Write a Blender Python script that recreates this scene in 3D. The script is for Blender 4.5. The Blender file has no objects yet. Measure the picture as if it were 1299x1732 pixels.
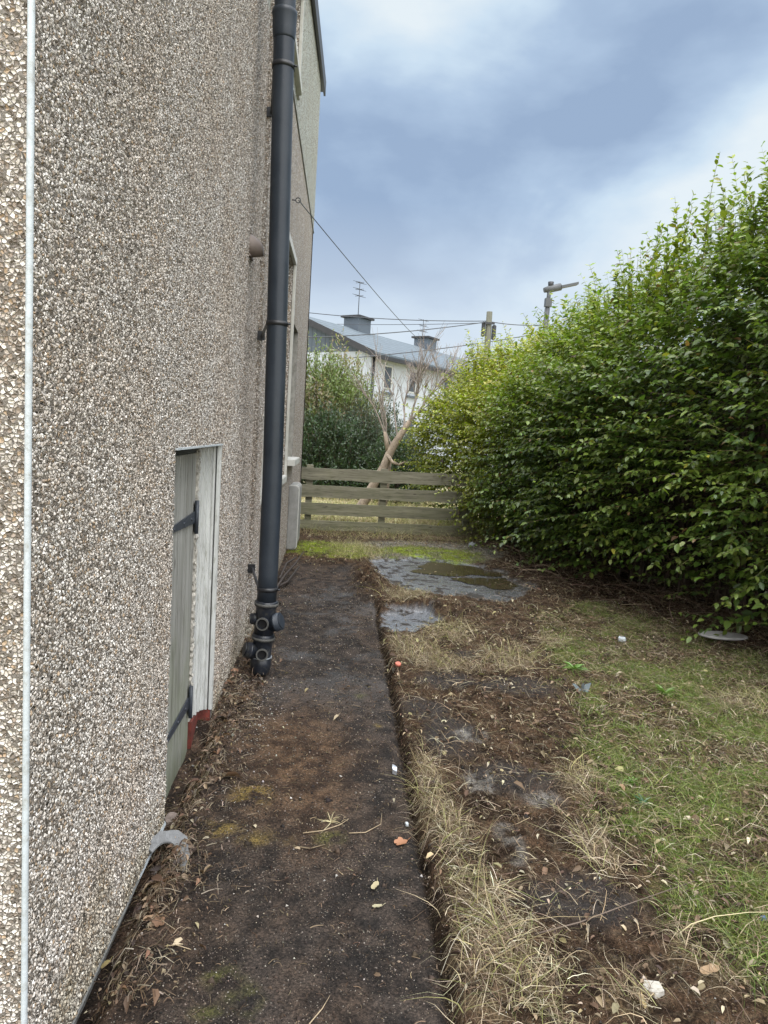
import bpy, bmesh, math
import numpy as np
from mathutils import Vector, Matrix
rng = np.random.default_rng(11)
R = math.radians
C = bpy.context.scene.collection

# ------------------------------------------------------------------ camera frame (measured)
F, CAMH, W, H = 1200.0, 1.45, 1299.0, 1732.0
def camframe(vpx=579, vpy=730, roll=.055):
    y = np.array([vpx-W/2, vpy-H/2, F]); y /= np.linalg.norm(y)
    g = np.array([-math.sin(roll), math.cos(roll), 0.]); g -= y*g.dot(y); g /= np.linalg.norm(g)
    x = np.cross(g, y); x = -x if x[0] < 0 else x
    return np.array([x, y, -g])
M = camframe()
def ray(px, py): return M @ np.array([px-W/2, py-H/2, F])
def on(ax, px, py, v):
    d = ray(px, py); o = [0, 0, CAMH]; t = (v-o[ax])/d[ax]
    return np.array(d*t+o)
def onX(px, py, v): return on(0, px, py, v)
def onY(px, py, v): return on(1, px, py, v)
def onZ(px, py, v=0.): return on(2, px, py, v)

# ------------------------------------------------------------------ numpy noise
_lat = {}
def vnoise(x, y, s, seed=0):
    if seed not in _lat: _lat[seed] = np.random.default_rng(seed+100).random((256, 256))
    L = _lat[seed]; x = x*s+1000; y = y*s+1000
    xi = np.floor(x).astype(int); yi = np.floor(y).astype(int)
    fx = x-xi; fy = y-yi; fx = fx*fx*(3-2*fx); fy = fy*fy*(3-2*fy)
    a = L[xi % 256, yi % 256]; b = L[(xi+1) % 256, yi % 256]
    c = L[xi % 256, (yi+1) % 256]; d = L[(xi+1) % 256, (yi+1) % 256]
    return (a*(1-fx)+b*fx)*(1-fy)+(c*(1-fx)+d*fx)*fy
def fbm(x, y, s, seed=0, o=4):
    t = 0; a = .5; n = 0
    for k in range(o):
        t = t+a*vnoise(x+k*3.7, y-k*5.1, s*2**k, seed+k); n += a; a *= .55
    return t/n
def sstep(a, b, x):
    t = np.clip((x-a)/(b-a), 0, 1); return t*t*(3-2*t)

# ------------------------------------------------------------------ objects
def tag(o, label=None, cat=None, group=None, kind=None):
    if label: o['label'] = label
    if cat: o['category'] = cat
    if group: o['group'] = group
    if kind: o['kind'] = kind
    return o
def thing(name, label, cat, loc, group=None):
    o = bpy.data.objects.new(name, None); C.objects.link(o); o.location = loc
    o.empty_display_size = .1
    return tag(o, label, cat, group)
def wloc(o):
    v = Vector((0, 0, 0))
    while o is not None: v += o.location; o = o.parent
    return v
def link(name, me, mat, parent=None, label=None):
    me.materials.append(mat)
    o = bpy.data.objects.new(name, me); C.objects.link(o)
    if parent is not None:
        me.transform(Matrix.Translation(-wloc(parent))); o.parent = parent
    if label: o['label'] = label
    return o
def np_mesh(name, V, Fc, mat, parent=None, col=None, smooth=False):
    V = np.asarray(V, np.float32); Fc = np.asarray(Fc, np.int32)
    me = bpy.data.meshes.new(name); n, k = Fc.shape
    me.vertices.add(len(V)); me.vertices.foreach_set('co', V.ravel())
    me.loops.add(n*k); me.loops.foreach_set('vertex_index', Fc.ravel())
    me.polygons.add(n); me.polygons.foreach_set('loop_start', np.arange(0, n*k, k, dtype=np.int32))
    me.polygons.foreach_set('loop_total', np.full(n, k, np.int32))
    if smooth: me.polygons.foreach_set('use_smooth', np.ones(n, bool))
    me.update(calc_edges=True)
    if col is not None:
        a = me.color_attributes.new('Col', 'FLOAT_COLOR', 'POINT')
        c = np.ones((len(V), 4), np.float32); c[:, :col.shape[1]] = col
        a.data.foreach_set('color', c.ravel())
    return link(name, me, mat, parent)
class MB:
    def __init__(s): s.v = []; s.f = []; s.sm = []
    def add(s, vs, fs, sm=False):
        n = len(s.v); s.v += [tuple(p) for p in vs]; s.f += [tuple(i+n for i in f) for f in fs]; s.sm += [sm]*len(fs); return s
    def box(s, x0, x1, y0, y1, z0, z1):
        vs = [(x, y, z) for x in (x0, x1) for y in (y0, y1) for z in (z0, z1)]
        return s.add(vs, [(0, 1, 3, 2), (4, 6, 7, 5), (0, 4, 5, 1), (2, 3, 7, 6), (0, 2, 6, 4), (1, 5, 7, 3)])
    def obox(s, o, u, v, w):   # corner + three edge vectors
        o, u, v, w = map(Vector, (o, u, v, w))
        vs = [o+u*i+v*j+w*k for i in (0, 1) for j in (0, 1) for k in (0, 1)]
        return s.add(vs, [(0, 1, 3, 2), (4, 6, 7, 5), (0, 4, 5, 1), (2, 3, 7, 6), (0, 2, 6, 4), (1, 5, 7, 3)])
    def tube(s, pts, rad, n=12, caps=True):
        pts = [Vector(p) for p in pts]
        if not hasattr(rad, '__len__'): rad = [rad]*len(pts)
        prev = None; vs = []
        for i, p in enumerate(pts):
            d = (pts[min(i+1, len(pts)-1)]-pts[max(i-1, 0)])
            if d.length < 1e-9: d = Vector((0, 0, 1))
            d.normalize()
            if prev is None:
                a = Vector((1, 0, 0)) if abs(d.x) < .8 else Vector((0, 1, 0))
                u = d.cross(a).normalized()
            else: u = (prev-d*prev.dot(d)).normalized()
            prev = u; w = d.cross(u)
            vs += [p+(u*math.cos(2*math.pi*k/n)+w*math.sin(2*math.pi*k/n))*rad[i] for k in range(n)]
        fs = [(i*n+k, i*n+(k+1) % n, (i+1)*n+(k+1) % n, (i+1)*n+k) for i in range(len(pts)-1) for k in range(n)]
        s.add(vs, fs, True)
        if caps:
            b = len(s.v)-len(vs)
            s.f += [tuple(b+k for k in range(n))[::-1], tuple(b+(len(pts)-1)*n+k for k in range(n))]; s.sm += [False, False]
        return s
    def build(s, name, mat, parent=None, bevel=0, label=None):
        me = bpy.data.meshes.new(name); me.from_pydata(s.v, [], s.f)
        me.polygons.foreach_set('use_smooth', s.sm)
        bm = bmesh.new(); bm.from_mesh(me); bmesh.ops.recalc_face_normals(bm, faces=bm.faces)
        if bevel: bmesh.ops.bevel(bm, geom=[e for e in bm.edges if e.calc_face_angle(0) > .6], offset=bevel, segments=2, affect='EDGES', clamp_overlap=True)
        bm.to_mesh(me); bm.free(); me.update()
        return link(name, me, mat, parent, label)

# ------------------------------------------------------------------ materials
class NT:
    def __init__(s, mat): s.t = mat.node_tree; s.n = s.t.nodes; s.l = s.t.links
    def new(s, ty, **kw):
        n = s.n.new(ty)
        for k, v in kw.items():
            if k in ('ops',): continue
            setattr(n, k, v)
        return n
    def link(s, a, b): s.l.new(a, b); return s
    def val(s, inp, v):
        if hasattr(v, 'is_linked') or isinstance(v, bpy.types.NodeSocket): s.l.new(v, inp)
        else: inp.default_value = v
    def math(s, op, a, b=None, c=None, clamp=False):
        n = s.new('ShaderNodeMath', operation=op, use_clamp=clamp); s.val(n.inputs[0], a)
        if b is not None: s.val(n.inputs[1], b)
        if c is not None: s.val(n.inputs[2], c)
        return n.outputs[0]
    def mix(s, f, a, b, bt='MIX'):
        n = s.new('ShaderNodeMix', data_type='RGBA', blend_type=bt)
        s.val(n.inputs[0], f)
        for i, v in ((6, a), (7, b)):
            if not isinstance(v, bpy.types.NodeSocket) and len(v) == 3: v = (*v, 1)
            s.val(n.inputs[i], v)
        return n.outputs[2]
    def coords(s, kind='Object', scale=(1, 1, 1)):
        t = s.new('ShaderNodeTexCoord'); m = s.new('ShaderNodeMapping'); s.link(t.outputs[kind], m.inputs[0])
        m.inputs['Scale'].default_value = scale; return m.outputs[0]
    def noise(s, vec, scale, detail=4, rough=.6, out=0, dist=0):
        n = s.new('ShaderNodeTexNoise'); s.link(vec, n.inputs['Vector']); n.inputs['Scale'].default_value = scale
        n.inputs['Detail'].default_value = detail; n.inputs['Roughness'].default_value = rough; n.inputs['Distortion'].default_value = dist
        return n.outputs[out]
    def voro(s, vec, scale, feature='F1', rand=1):
        n = s.new('ShaderNodeTexVoronoi', feature=feature); s.link(vec, n.inputs['Vector']); n.inputs['Scale'].default_value = scale
        n.inputs['Randomness'].default_value = rand
        return n
    def ramp(s, f, stops, interp='LINEAR'):
        n = s.new('ShaderNodeValToRGB'); s.link(f, n.inputs[0]); e = n.color_ramp; e.interpolation = interp
        while len(e.elements) < len(stops): e.elements.new(.5)
        for el, (p, c) in zip(e.elements, stops):
            el.position = p; el.color = (*c, 1) if len(c) == 3 else c
        return n.outputs[0]
    def sep(s, v):
        n = s.new('ShaderNodeSeparateXYZ'); s.link(v, n.inputs[0]); return n.outputs
    def bump(s, h, strength=.5, dist=.01, normal=None):
        n = s.new('ShaderNodeBump'); s.link(h, n.inputs['Height']); n.inputs['Strength'].default_value = strength; n.inputs['Distance'].default_value = dist
        if normal is not None: s.link(normal, n.inputs['Normal'])
        return n.outputs[0]
def newmat(name, base=(.5, .5, .5), rough=.6, metal=0, spec=None):
    m = bpy.data.materials.new(name); m.use_nodes = True
    p = m.node_tree.nodes['Principled BSDF']
    p.inputs['Base Color'].default_value = (*base, 1); p.inputs['Roughness'].default_value = rough; p.inputs['Metallic'].default_value = metal
    if spec is not None: p.inputs['Specular IOR Level'].default_value = spec
    return m, NT(m), p
def varied(name, base, rough=.6, var=.3, scale=8, bump=.3, bscale=60, metal=0, sc=(1, 1, 1), dirt=None, bd=.004):
    m, t, p = newmat(name, base, rough, metal)
    c = t.coords(scale=sc); n = t.noise(c, scale, 5)
    a = tuple(x*(1-var) for x in base); b = tuple(min(1, x*(1+var)) for x in base)
    col = t.ramp(n, [(.3, a), (.7, b)])
    if dirt:
        n2 = t.noise(c, scale*2.7, 6, .7)
        col = t.mix(t.ramp(n2, [(.52, (0, 0, 0)), (.68, (1, 1, 1))]), col, dirt)
    t.link(col, p.inputs['Base Color'])
    t.link(t.bump(t.noise(c, bscale, 4), bump, bd), p.inputs['Normal'])
    return m
def attr_mat(name, rough=.5, transl=0., spec=.5, tint=None):
    m, t, p = newmat(name, rough=rough, spec=spec)
    a = t.new('ShaderNodeAttribute', attribute_name='Col'); col = a.outputs['Color']
    t.link(col, p.inputs['Base Color'])
    if transl:
        tr = t.new('ShaderNodeBsdfTranslucent'); mx = t.new('ShaderNodeMixShader'); mx.inputs[0].default_value = transl
        br = t.mix(1.0, col, (1.15, 1.35, .55), 'MULTIPLY'); t.link(br, tr.inputs[0])
        out = t.n['Material Output']; t.link(p.outputs[0], mx.inputs[1]); t.link(tr.outputs[0], mx.inputs[2]); t.link(mx.outputs[0], out.inputs[0])
    return m

def pebble(name, disp=False, tint=(1, 1, 1), scale=126):
    m, t, p = newmat(name, rough=.75, spec=.3)
    c0 = t.coords()
    wob = t.noise(c0, 60, 2, .5, out=1)
    ad = t.new('ShaderNodeVectorMath', operation='MULTIPLY_ADD'); t.link(wob, ad.inputs[0]); ad.inputs[1].default_value = (.006,)*3; t.link(c0, ad.inputs[2])
    c = ad.outputs[0]
    v = t.voro(c, scale); e = t.voro(c, scale, 'DISTANCE_TO_EDGE'); v2 = t.voro(c, scale*2.1)
    sp = t.sep(v.outputs['Color'])
    stone = t.ramp(sp[0], [(0, (.15, .13, .11)), (.12, (.28, .24, .205)), (.27, (.37, .29, .21)), (.34, (.42, .395, .37)), (.52, (.55, .53, .51)), (.74, (.68, .67, .66)), (.93, (.82, .82, .82))], 'CONSTANT')
    fine = t.noise(c0, 420, 3, .7)
    stone = t.mix(.5, stone, t.ramp(fine, [(.3, (.55, .54, .52)), (.7, (1.35, 1.35, 1.35))]), 'MULTIPLY')
    brown = t.noise(c0, 2.2, 4, .65)
    stone = t.mix(t.ramp(brown, [(.42, (0, 0, 0)), (.75, (.55, .55, .55))]), stone, t.mix(1, stone, (.92, .78, .64), 'MULTIPLY'))
    z = t.sep(c0)[2]
    # grime thins out downwards where the dash has been washed
    gr = t.new('ShaderNodeMapRange'); t.link(z, gr.inputs[0]); gr.inputs[1].default_value = 0; gr.inputs[2].default_value = 2.2; gr.inputs[3].default_value = 1.26; gr.inputs[4].default_value = 1.0
    cmb = t.new('ShaderNodeCombineColor')
    for k in range(3): t.link(t.math('MULTIPLY', gr.outputs[0], tint[k]), cmb.inputs[k])
    stone = t.mix(1, stone, cmb.outputs[0], 'MULTIPLY')
    mortar = (.165*tint[0], .15*tint[1], .135*tint[2])
    edge = t.ramp(e.outputs['Distance'], [(.03, (0, 0, 0)), (.13, (1, 1, 1))])
    small = t.ramp(t.sep(v.outputs['Color'])[1], [(.86, (1, 1, 1)), (.9, (0, 0, 0))])   # missing stones
    msk = t.math('MULTIPLY', edge, small)
    col = t.mix(msk, mortar, stone)
    # streaks of darker grime running down
    cs = t.coords(scale=(3, 3, .35)); st = t.noise(cs, 2.0, 5, .6)
    col = t.mix(t.ramp(st, [(.35, (.0,)*3), (.7, (.28,)*3)]), col, t.mix(1, col, (.6, .57, .52), 'MULTIPLY'))
    dn = t.math('MULTIPLY_ADD', t.noise(c0, 3.5, 5, .65), .9, -.30)
    dm = t.math('SUBTRACT', t.math('ADD', dn, .10), z, clamp=True)
    col = t.mix(t.math('MULTIPLY', dm, 2.2, clamp=True), col, t.mix(1, col, (.60, .58, .44), 'MULTIPLY'))
    t.link(col, p.inputs['Base Color'])
    dome = t.math('SUBTRACT', 1.0, v.outputs['Distance'])
    hgt = t.math('MULTIPLY', t.math('POWER', t.math('MULTIPLY', e.outputs['Distance'], 2.2, clamp=True), .5), small)
    hgt = t.math('MULTIPLY', hgt, t.math('MULTIPLY_ADD', sp[2], .7, .5))
    hgt = t.math('ADD', hgt, t.math('MULTIPLY', t.math('SUBTRACT', 1.0, v2.outputs['Distance']), .25))
    if disp:
        d = t.new('ShaderNodeDisplacement'); t.link(hgt, d.inputs['Height']); d.inputs['Scale'].default_value = .007; d.inputs['Midlevel'].default_value = .3
        t.link(d.outputs[0], t.n['Material Output'].inputs['Displacement']); m.displacement_method = 'BOTH'
    else:
        t.link(t.bump(hgt, 1.0, .006), p.inputs['Normal'])
    return m

PEB = pebble('pebbledash', True, tint=(1.02, .99, .955)); PEBF = pebble('pebbledash_far', tint=(1.14, 1.10, 1.06), scale=88); PEBU = pebble('pebbledash_upper', tint=(1.05, 1.14, 1.11), scale=88)
M_white = varied('white_upvc', (.50, .51, .50), .45, .12, 5, .05, sc=(6, 6, 1), dirt=(.28, .28, .25))
M_bead = varied('white_bead', (.44, .48, .51), .5, .12, 14, .4, dirt=(.30, .31, .30))
M_trim = varied('cream_trim', (.46, .45, .41), .5, .12, 8, .2, dirt=(.40, .38, .33))
M_sill = varied('painted_sill', (.46, .46, .43), .6, .12, 8, .3, dirt=(.42, .41, .38))
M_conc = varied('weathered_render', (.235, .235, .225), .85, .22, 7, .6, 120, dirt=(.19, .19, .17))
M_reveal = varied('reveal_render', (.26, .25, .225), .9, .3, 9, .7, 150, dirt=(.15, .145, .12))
M_dark = varied('black_metal', (.018, .019, .022), .45, .3, 30, .3)
M_hinge = varied('hinge_metal', (.035, .042, .055), .5, .3, 30, .3)
M_board = varied('dark_board', (.022, .022, .026), .5, .3, 5, .2)
M_red = varied('red_paint', (.135, .026, .018), .8, .45, 20, .6, 80, dirt=(.07, .045, .035))
M_terra = varied('terracotta_plastic', (.15, .12, .105), .6, .2, 12, .2)
M_mortar = varied('crumbling_mortar', (.40, .38, .34), .9, .4, 40, 1, 90, sc=(1, 1, .5), dirt=(.03, .025, .02))
M_glass, _, gp = newmat('window_glass', (.03, .04, .045), .08)
M_wire, _, _ = newmat('wire', (.05, .055, .065), .6)

def pipe_mat():
    m, t, p = newmat('anthracite_plastic', (.042, .052, .068), .38, spec=.35)
    c = t.coords(); n = t.noise(c, 5, 5); s = t.noise(c, 220, 2)
    col = t.ramp(n, [(.3, (.017, .023, .032)), (.7, (.030, .038, .050))])
    col = t.mix(t.ramp(s, [(.68, (0,)*3), (.74, (.5,)*3)]), col, (.16, .16, .16))
    t.link(col, p.inputs['Base Color']); t.link(t.ramp(n, [(.3, (.32,)*3), (.7, (.5,)*3)]), p.inputs['Roughness'])
    t.link(t.bump(t.noise(c, 9, 3), .1, .01), p.inputs['Normal'])
    return m
M_pipe = pipe_mat()
M_pipeb = varied('black_plastic', (.014, .017, .024), .33, .4, 14, .1, dirt=(.05, .05, .045))
M_seal = varied('rubber_seal', (.075, .075, .07), .7, .2, 30, .1)

def wood_mat(name, a, b, algae, axis='z', az=(.0, .9), streak=(60, 60, 3)):
    m, t, p = newmat(name, rough=.8, spec=.25)
    c = t.coords(); cs = t.coords(scale=streak)
    n = t.noise(cs, 1, 6, .65); n3 = t.noise(cs, 4, 4, .6)
    col = t.ramp(n, [(.25, a), (.7, b)])
    col = t.mix(t.ramp(n3, [(.30, (.6,)*3), (.45, (0,)*3)]), col, tuple(x*.35 for x in a))
    z = t.sep(c)[2]; n2 = t.noise(c, 5, 5, .65)
    f = t.math('ADD', t.math('MULTIPLY', t.math('SUBTRACT', az[1], z), 1/(az[1]-az[0])), t.math('MULTIPLY_ADD', n2, 1.6, -.9), clamp=True)
    col = t.mix(t.math('MULTIPLY', f, .65), col, algae)
    kn = t.voro(t.coords(scale=(9, 9, 3.2) if streak[2] < 10 else (3, 9, 9)), 1)
    col = t.mix(t.ramp(kn.outputs['Distance'], [(.05, (.8,)*3), (.11, (0,)*3)]), col, (.035, .025, .018))
    t.link(col, p.inputs['Base Color']); t.link(t.bump(n, .6, .004), p.inputs['Normal'])
    return m
M_door = wood_mat('weathered_door_wood', (.12, .115, .10), (.36, .36, .34), (.17, .20, .10), az=(-.3, .75), streak=(40, 20, 1.1))
M_fence = wood_mat('mossy_fence_wood', (.085, .082, .058), (.27, .255, .19), (.13, .14, .065), az=(-.4, 1.1), streak=(1.6, 20, 22))

# ------------------------------------------------------------------ house (gable wall at X = XW)
XW, YN, YF = -.57, 1.335, 10.57
def ztop(y): return 5.83+(y-7.87)*.171
house = thing('house', 'pebbledashed house side wall filling the left edge, with low wooden door and white corner bead', 'house', (XW, YN, 0))
# openings (y0,y1,z0,z1,depth)
OPS = [(2.49, 3.42, -.2, 1.355, .075), (5.0, 7.25, .98, 3.05, .10), (7.62, 8.42, 1.12, 2.55, .12), (5.2, 6.7, 4.45, 5.25, .1)]
def grid_rect(y0, y1, z0, z1, st, x=XW, topf=None):
    ny = max(1, int(math.ceil((y1-y0)/st))); nz = max(1, int(math.ceil((z1-z0)/st)))
    Y, Z = np.meshgrid(np.linspace(y0, y1, ny+1), np.linspace(0, 1, nz+1), indexing='ij')
    zt = topf(Y) if topf else z1
    Z = z0+Z*(zt-z0)
    V = np.stack([np.full(Y.size, x), Y.ravel(), Z.ravel()], 1)
    i = np.arange(ny)[:, None]*(nz+1)+np.arange(nz)[None]
    Fq = np.stack([i, i+nz+1, i+nz+2, i+1], -1).reshape(-1, 4)
    return V, Fq
def merge(parts):
    Vs = []; Fs = []; n = 0
    for v, f in parts: Vs.append(v); Fs.append(f+n); n += len(v)
    return np.concatenate(Vs), np.concatenate(Fs)
YS = 4.62
st = .0048
near = [grid_rect(YN, 2.49, 0, 1.355, st), grid_rect(3.42, YS, 0, 1.355, st), grid_rect(YN, YS, 1.355, 3.9, st)]
V, Fq = merge(near); np_mesh('side_wall', V, Fq, PEB, house, smooth=True)
far = []
ylist = [YS, 5.0, 7.25, 7.62, 8.42, YF]; zl = [0, .98, 1.12, 2.55, 3.05, 4.25]
for a, b in zip(ylist[:-1], ylist[1:]):
    for c_, d_ in zip(zl[:-1], zl[1:]):
        ym, zm = (a+b)/2, (c_+d_)/2
        if any(o[0] < ym < o[1] and o[2] < zm < o[3] for o in OPS): continue
        far.append(grid_rect(a, b, c_, d_, .05))
V, Fq = merge(far); np_mesh('far_side_wall', V, Fq, PEBF, house)
up = [grid_rect(YN, YS, 3.9, 5, .1, topf=ztop)]
for a, b in ((YS, 5.2), (6.7, YF)): up.append(grid_rect(a, b, 4.25, 5, .1, XW+.004, topf=ztop))
up.append(grid_rect(5.2, 6.7, 4.25, 4.45, .1, XW+.004))
V, Fq = merge(up); np_mesh('upper_wall', V, Fq, PEBU, house)
MB().box(XW-.003, XW+.012, YS, YF, 4.235, 4.25).build('string_course', M_conc, house)
# front wall, facing the camera side
ny = grid_rect(0, 1.6, 0, 3.2, .006)
v, f = ny; v = np.stack([XW-v[:, 1]*1.0, np.full(len(v), YN), v[:, 2]], 1)
np_mesh('front_wall', v, f[:, ::-1] if False else f, PEB, house, smooth=True)
MB().box(XW-8, XW-1.6, YN, YN+.2, -.3, 4.7).box(XW-1.6, XW-.05, YN+.02, YN+.2, -.3, 4.7).build('front_wall_body', PEBF, house)
# body behind everything (recess backs and plinth)
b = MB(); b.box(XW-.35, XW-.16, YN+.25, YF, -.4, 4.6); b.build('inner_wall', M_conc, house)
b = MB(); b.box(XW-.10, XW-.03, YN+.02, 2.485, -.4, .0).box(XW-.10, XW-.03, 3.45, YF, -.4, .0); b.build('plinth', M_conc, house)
MB().box(XW-8, XW, YF-.2, YF-.003, -.3, 6.2).build('rear_wall', PEBF, house)
# roof slab following the verge
b = MB()
def rp(x, y, dz): return (x, y, ztop(y)+dz)
vs = [rp(x, y, dz) for x in (XW-8, XW+.02) for y in (YN-.4, YF+.55) for dz in (0.01, .16)]
b.add(vs, [(0, 1, 3, 2), (4, 6, 7, 5), (0, 4, 5, 1), (2, 3, 7, 6), (0, 2, 6, 4), (1, 5, 7, 3)])
b.build('roof', M_board, house)
b = MB(); vs = [rp(x, y, dz) for x in (XW+.021, XW+.05) for y in (YN-.4, YF+.6) for dz in (-.03, .17)]
b.add(vs, [(0, 1, 3, 2), (4, 6, 7, 5), (0, 4, 5, 1), (2, 3, 7, 6), (0, 2, 6, 4), (1, 5, 7, 3)])
b.build('bargeboard', M_board, house)
# beads
MB().tube([(XW+.001, YN-.001, z) for z in np.linspace(-.01, 4.5, 30)], .0062, 10).build('corner_bead', M_bead, house)
def bbead(ya, yb, w0, w1, mat):
    b = MB(); b.add([(XW-.02, ya, -.012), (XW+w0, ya, -.010), (XW+w0*.5, ya, -.002), (XW-.02, yb, -.012), (XW+w1, yb, -.011), (XW+w1*.5, yb, .002)],
      [(0, 1, 4, 3), (1, 2, 5, 4), (0, 2, 1), (3, 4, 5), (0, 3, 5, 2)]); b.build('base_bead', mat, house)
bbead(YN, 2.16, .0012, .004, M_conc); bbead(2.165, 2.486, .004, .008, M_bead)
# pilaster band behind the soil pipe
V, Fq = grid_rect(YS, 4.93, 0, 4.23, .0055, XW+.028)
V2 = V.copy()
ret, rf = grid_rect(0, .028, 0, 4.23, .0055); ret = np.stack([XW+ret[:, 1], np.full(len(ret), YS), ret[:, 2]], 1)
V, Fq = merge([(V, Fq), (ret, rf)]); np_mesh('pilaster', V, Fq, PEB, house, smooth=True)

# low wooden door in its recess
yd0, yd1, zd = 2.49, 3.42, 1.355
XD = XW-.072
door = MB()
edges = np.linspace(yd0, 3.195, 6)
for i in range(5):
    g = .009
    door.box(XD-.03, XD+rng.uniform(-.002, .002), edges[i]+g/2, edges[i+1]-g/2, -.14, 1.315)
door = door.build('door', M_door, house, bevel=.002)
def hinge(z):
    b = MB(); y1 = 3.185
    b.add([(XD+.003, y1, z-.026), (XD+.003, y1, z+.026), (XD+.003, y1-.50, z+.010), (XD+.003, y1-.50, z-.010),
           (XD+.008, y1, z-.026), (XD+.008, y1, z+.026), (XD+.008, y1-.50, z+.010), (XD+.008, y1-.50, z-.010)],
          [(0, 1, 2, 3), (7, 6, 5, 4), (0, 4, 5, 1), (1, 5, 6, 2), (2, 6, 7, 3), (3, 7, 4, 0)])
    b.tube([(XD+.014, y1+.012, z-.075), (XD+.014, y1+.012, z+.075)], .009, 8)
    b.box(XD+.003, XD+.007, y1+.014, y1+.05, z-.07, z+.07)
    for k in (.07, .22, .40): b.tube([(XD+.006, y1-k, z), (XD+.012, y1-k, z)], .007, 8)
    b.build('hinge', M_hinge, door)
hinge(1.03); hinge(.17)
MB().box(XD-.03, XD-.004, 3.202, 3.24, -.12, 1.31).build('door_stile', M_door, house)
# ragged mortar line
b = MB(); zz = np.linspace(.06, 1.33, 90); vs = []
for z_ in zz:
    a_ = 3.243-rng.random()*.012; w_ = 3.258+.020*rng.random(); dp = XD+.002+.010*rng.random()
    vs += [(XD-.02, a_, z_), (dp, a_, z_), (dp+rng.normal(0, .002), w_, z_), (XD-.02, w_, z_)]
b.add(vs, [(i_*4+j, i_*4+(j+1) % 4, i_*4+4+(j+1) % 4, i_*4+4+j) for i_ in range(89) for j in range(4)])
b.build('mortar_joint', M_mortar, house)
fr = MB()
fr.box(XD-.03, XD+.006, 3.285, 3.322, .055, 1.335).box(XD-.03, XD+.016, 3.322, 3.336, .055, 1.335)
fr.box(XD-.03, XD+.009, 3.336, 3.362, .055, 1.335).box(XD-.03, XD+.022, 3.362, 3.382, .055, 1.335)
fr.box(XD-.03, XD+.030, 3.382, 3.394, .055, 1.340).box(XD-.03, XD+.038, 3.388, 3.405, .055, 1.340)
fr.box(XD-.03, XW-.022, 3.398, 3.412, .055, 1.345).box(XW-.030, XW-.019, 3.394, 3.410, .055, 1.345).box(XW-.012, XW+.006, 3.396, 3.4185, .055, 1.35)
fr.build('door_frame', M_white, house, bevel=.0012)
MB().box(XD-.03, XD+.012, 3.245, 3.395, -.16, .053).box(XD-.02, XW-.004, 3.395, 3.417, -.16, .053).build('red_jamb_foot', M_red, house)
MB().box(XW-.16, XW-.003, yd0+.001, yd1-.002, 1.352, 1.372).box(XD-.03, XD-.005, yd0, 3.41, 1.316, 1.351).build('lintel', M_dark, house)
MB().box(XW-.004, XW+.010, yd0-.004, yd1+.006, 1.351, 1.358).build('lintel_bead', M_bead, house)
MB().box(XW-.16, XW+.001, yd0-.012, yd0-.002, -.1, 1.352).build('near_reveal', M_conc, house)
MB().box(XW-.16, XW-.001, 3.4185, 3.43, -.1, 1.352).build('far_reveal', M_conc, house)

# windows
def window(y0, y1, z0, z1, dep, surround, sillout, revmat, split=2):
    w = MB(); xf = XW-dep
    fw = .055
    w.box(xf-.03, xf+.01, y0, y1, z0, z0+fw).box(xf-.03, xf+.01, y0, y1, z1-fw, z1)
    for k in range(split+1):
        yc = y0+(y1-y0)*k/split; a = max(y0, yc-fw/2-(fw/2 if k == split else 0)); bb = min(y1, a+fw)
        w.box(xf-.028, xf+.012, a, bb, z0+fw, z1-fw)
    w = w.build('window', M_white, house, bevel=.004)
    MB().box(xf-.02, xf-.012, y0+.02, y1-.02, z0+.02, z1-.02).build('pane', M_glass, w)
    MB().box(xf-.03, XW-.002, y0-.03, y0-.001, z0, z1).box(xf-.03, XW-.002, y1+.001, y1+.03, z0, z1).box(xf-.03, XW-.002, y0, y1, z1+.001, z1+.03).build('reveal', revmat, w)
    if surround:
        s = .07; MB().box(XW+.001, XW+.03, y0-s, y1+s, z1, z1+s).box(XW+.001, XW+.028, y1, y1+s, z0-.08, z1).box(XW+.001, XW+.028, y0-s, y0, z0-.08, z1).build('surround', M_trim, w, bevel=.003)
    MB().box(xf, XW+sillout, y0-.03, y1+(.0 if surround else .06), z0-.07, z0-.001).build('sill', M_sill, w, bevel=.006)
window(5.0, 7.25, .98, 3.05, .10, True, .035, PEBF)
window(7.62, 8.42, 1.12, 2.55, .12, False, .085, M_reveal, 1)
window(5.2, 6.7, 4.45, 5.2, .1, True, .05, PEBF)

# grey rounded box on the wall (meter box)
mb = thing('meter_box', 'grey rounded render-covered box fixed low on the house wall below the far window', 'meter box', (XW, 8.1, .4))
def round_rect(x1, z0, z1, r, n=6):
    pts = [(XW-.0, z0)]
    for k in range(n+1):
        a = -math.pi/2+k/n*math.pi/2; pts.append((x1-r+r*math.cos(a), z0+r*.9+r*.9*math.sin(a)))
    for k in range(n+1):
        a = k/n*math.pi/2; pts.append((x1-r*.8+r*.8*math.cos(a), z1-r*.8+r*.8*math.sin(a)))
    pts.append((XW, z1)); return pts
def prism(pts, y0, y1):
    b = MB(); n = len(pts); vs = [(x, y0, z) for x, z in pts]+[(x, y1, z) for x, z in pts]
    b.add(vs, [tuple(range(n)), tuple(range(n, 2*n))[::-1]]+[(i, (i+1) % n, n+(i+1) % n, n+i) for i in range(n)]); return b
prism(round_rect(XW+.112, .07, .80, .055), 8.1, 8.75).build('box_body', M_conc, mb, bevel=.008)
pts = round_rect(XW+.12, .062, .808, .06); b = prism(pts, 8.12, 8.15); b.build('box_rim', M_sill, mb, bevel=.004)
MB().box(XW-.01, XW+.03, 8.25, 8.29, -.05, .07).build('feed_pipe', M_trim, mb)

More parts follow.
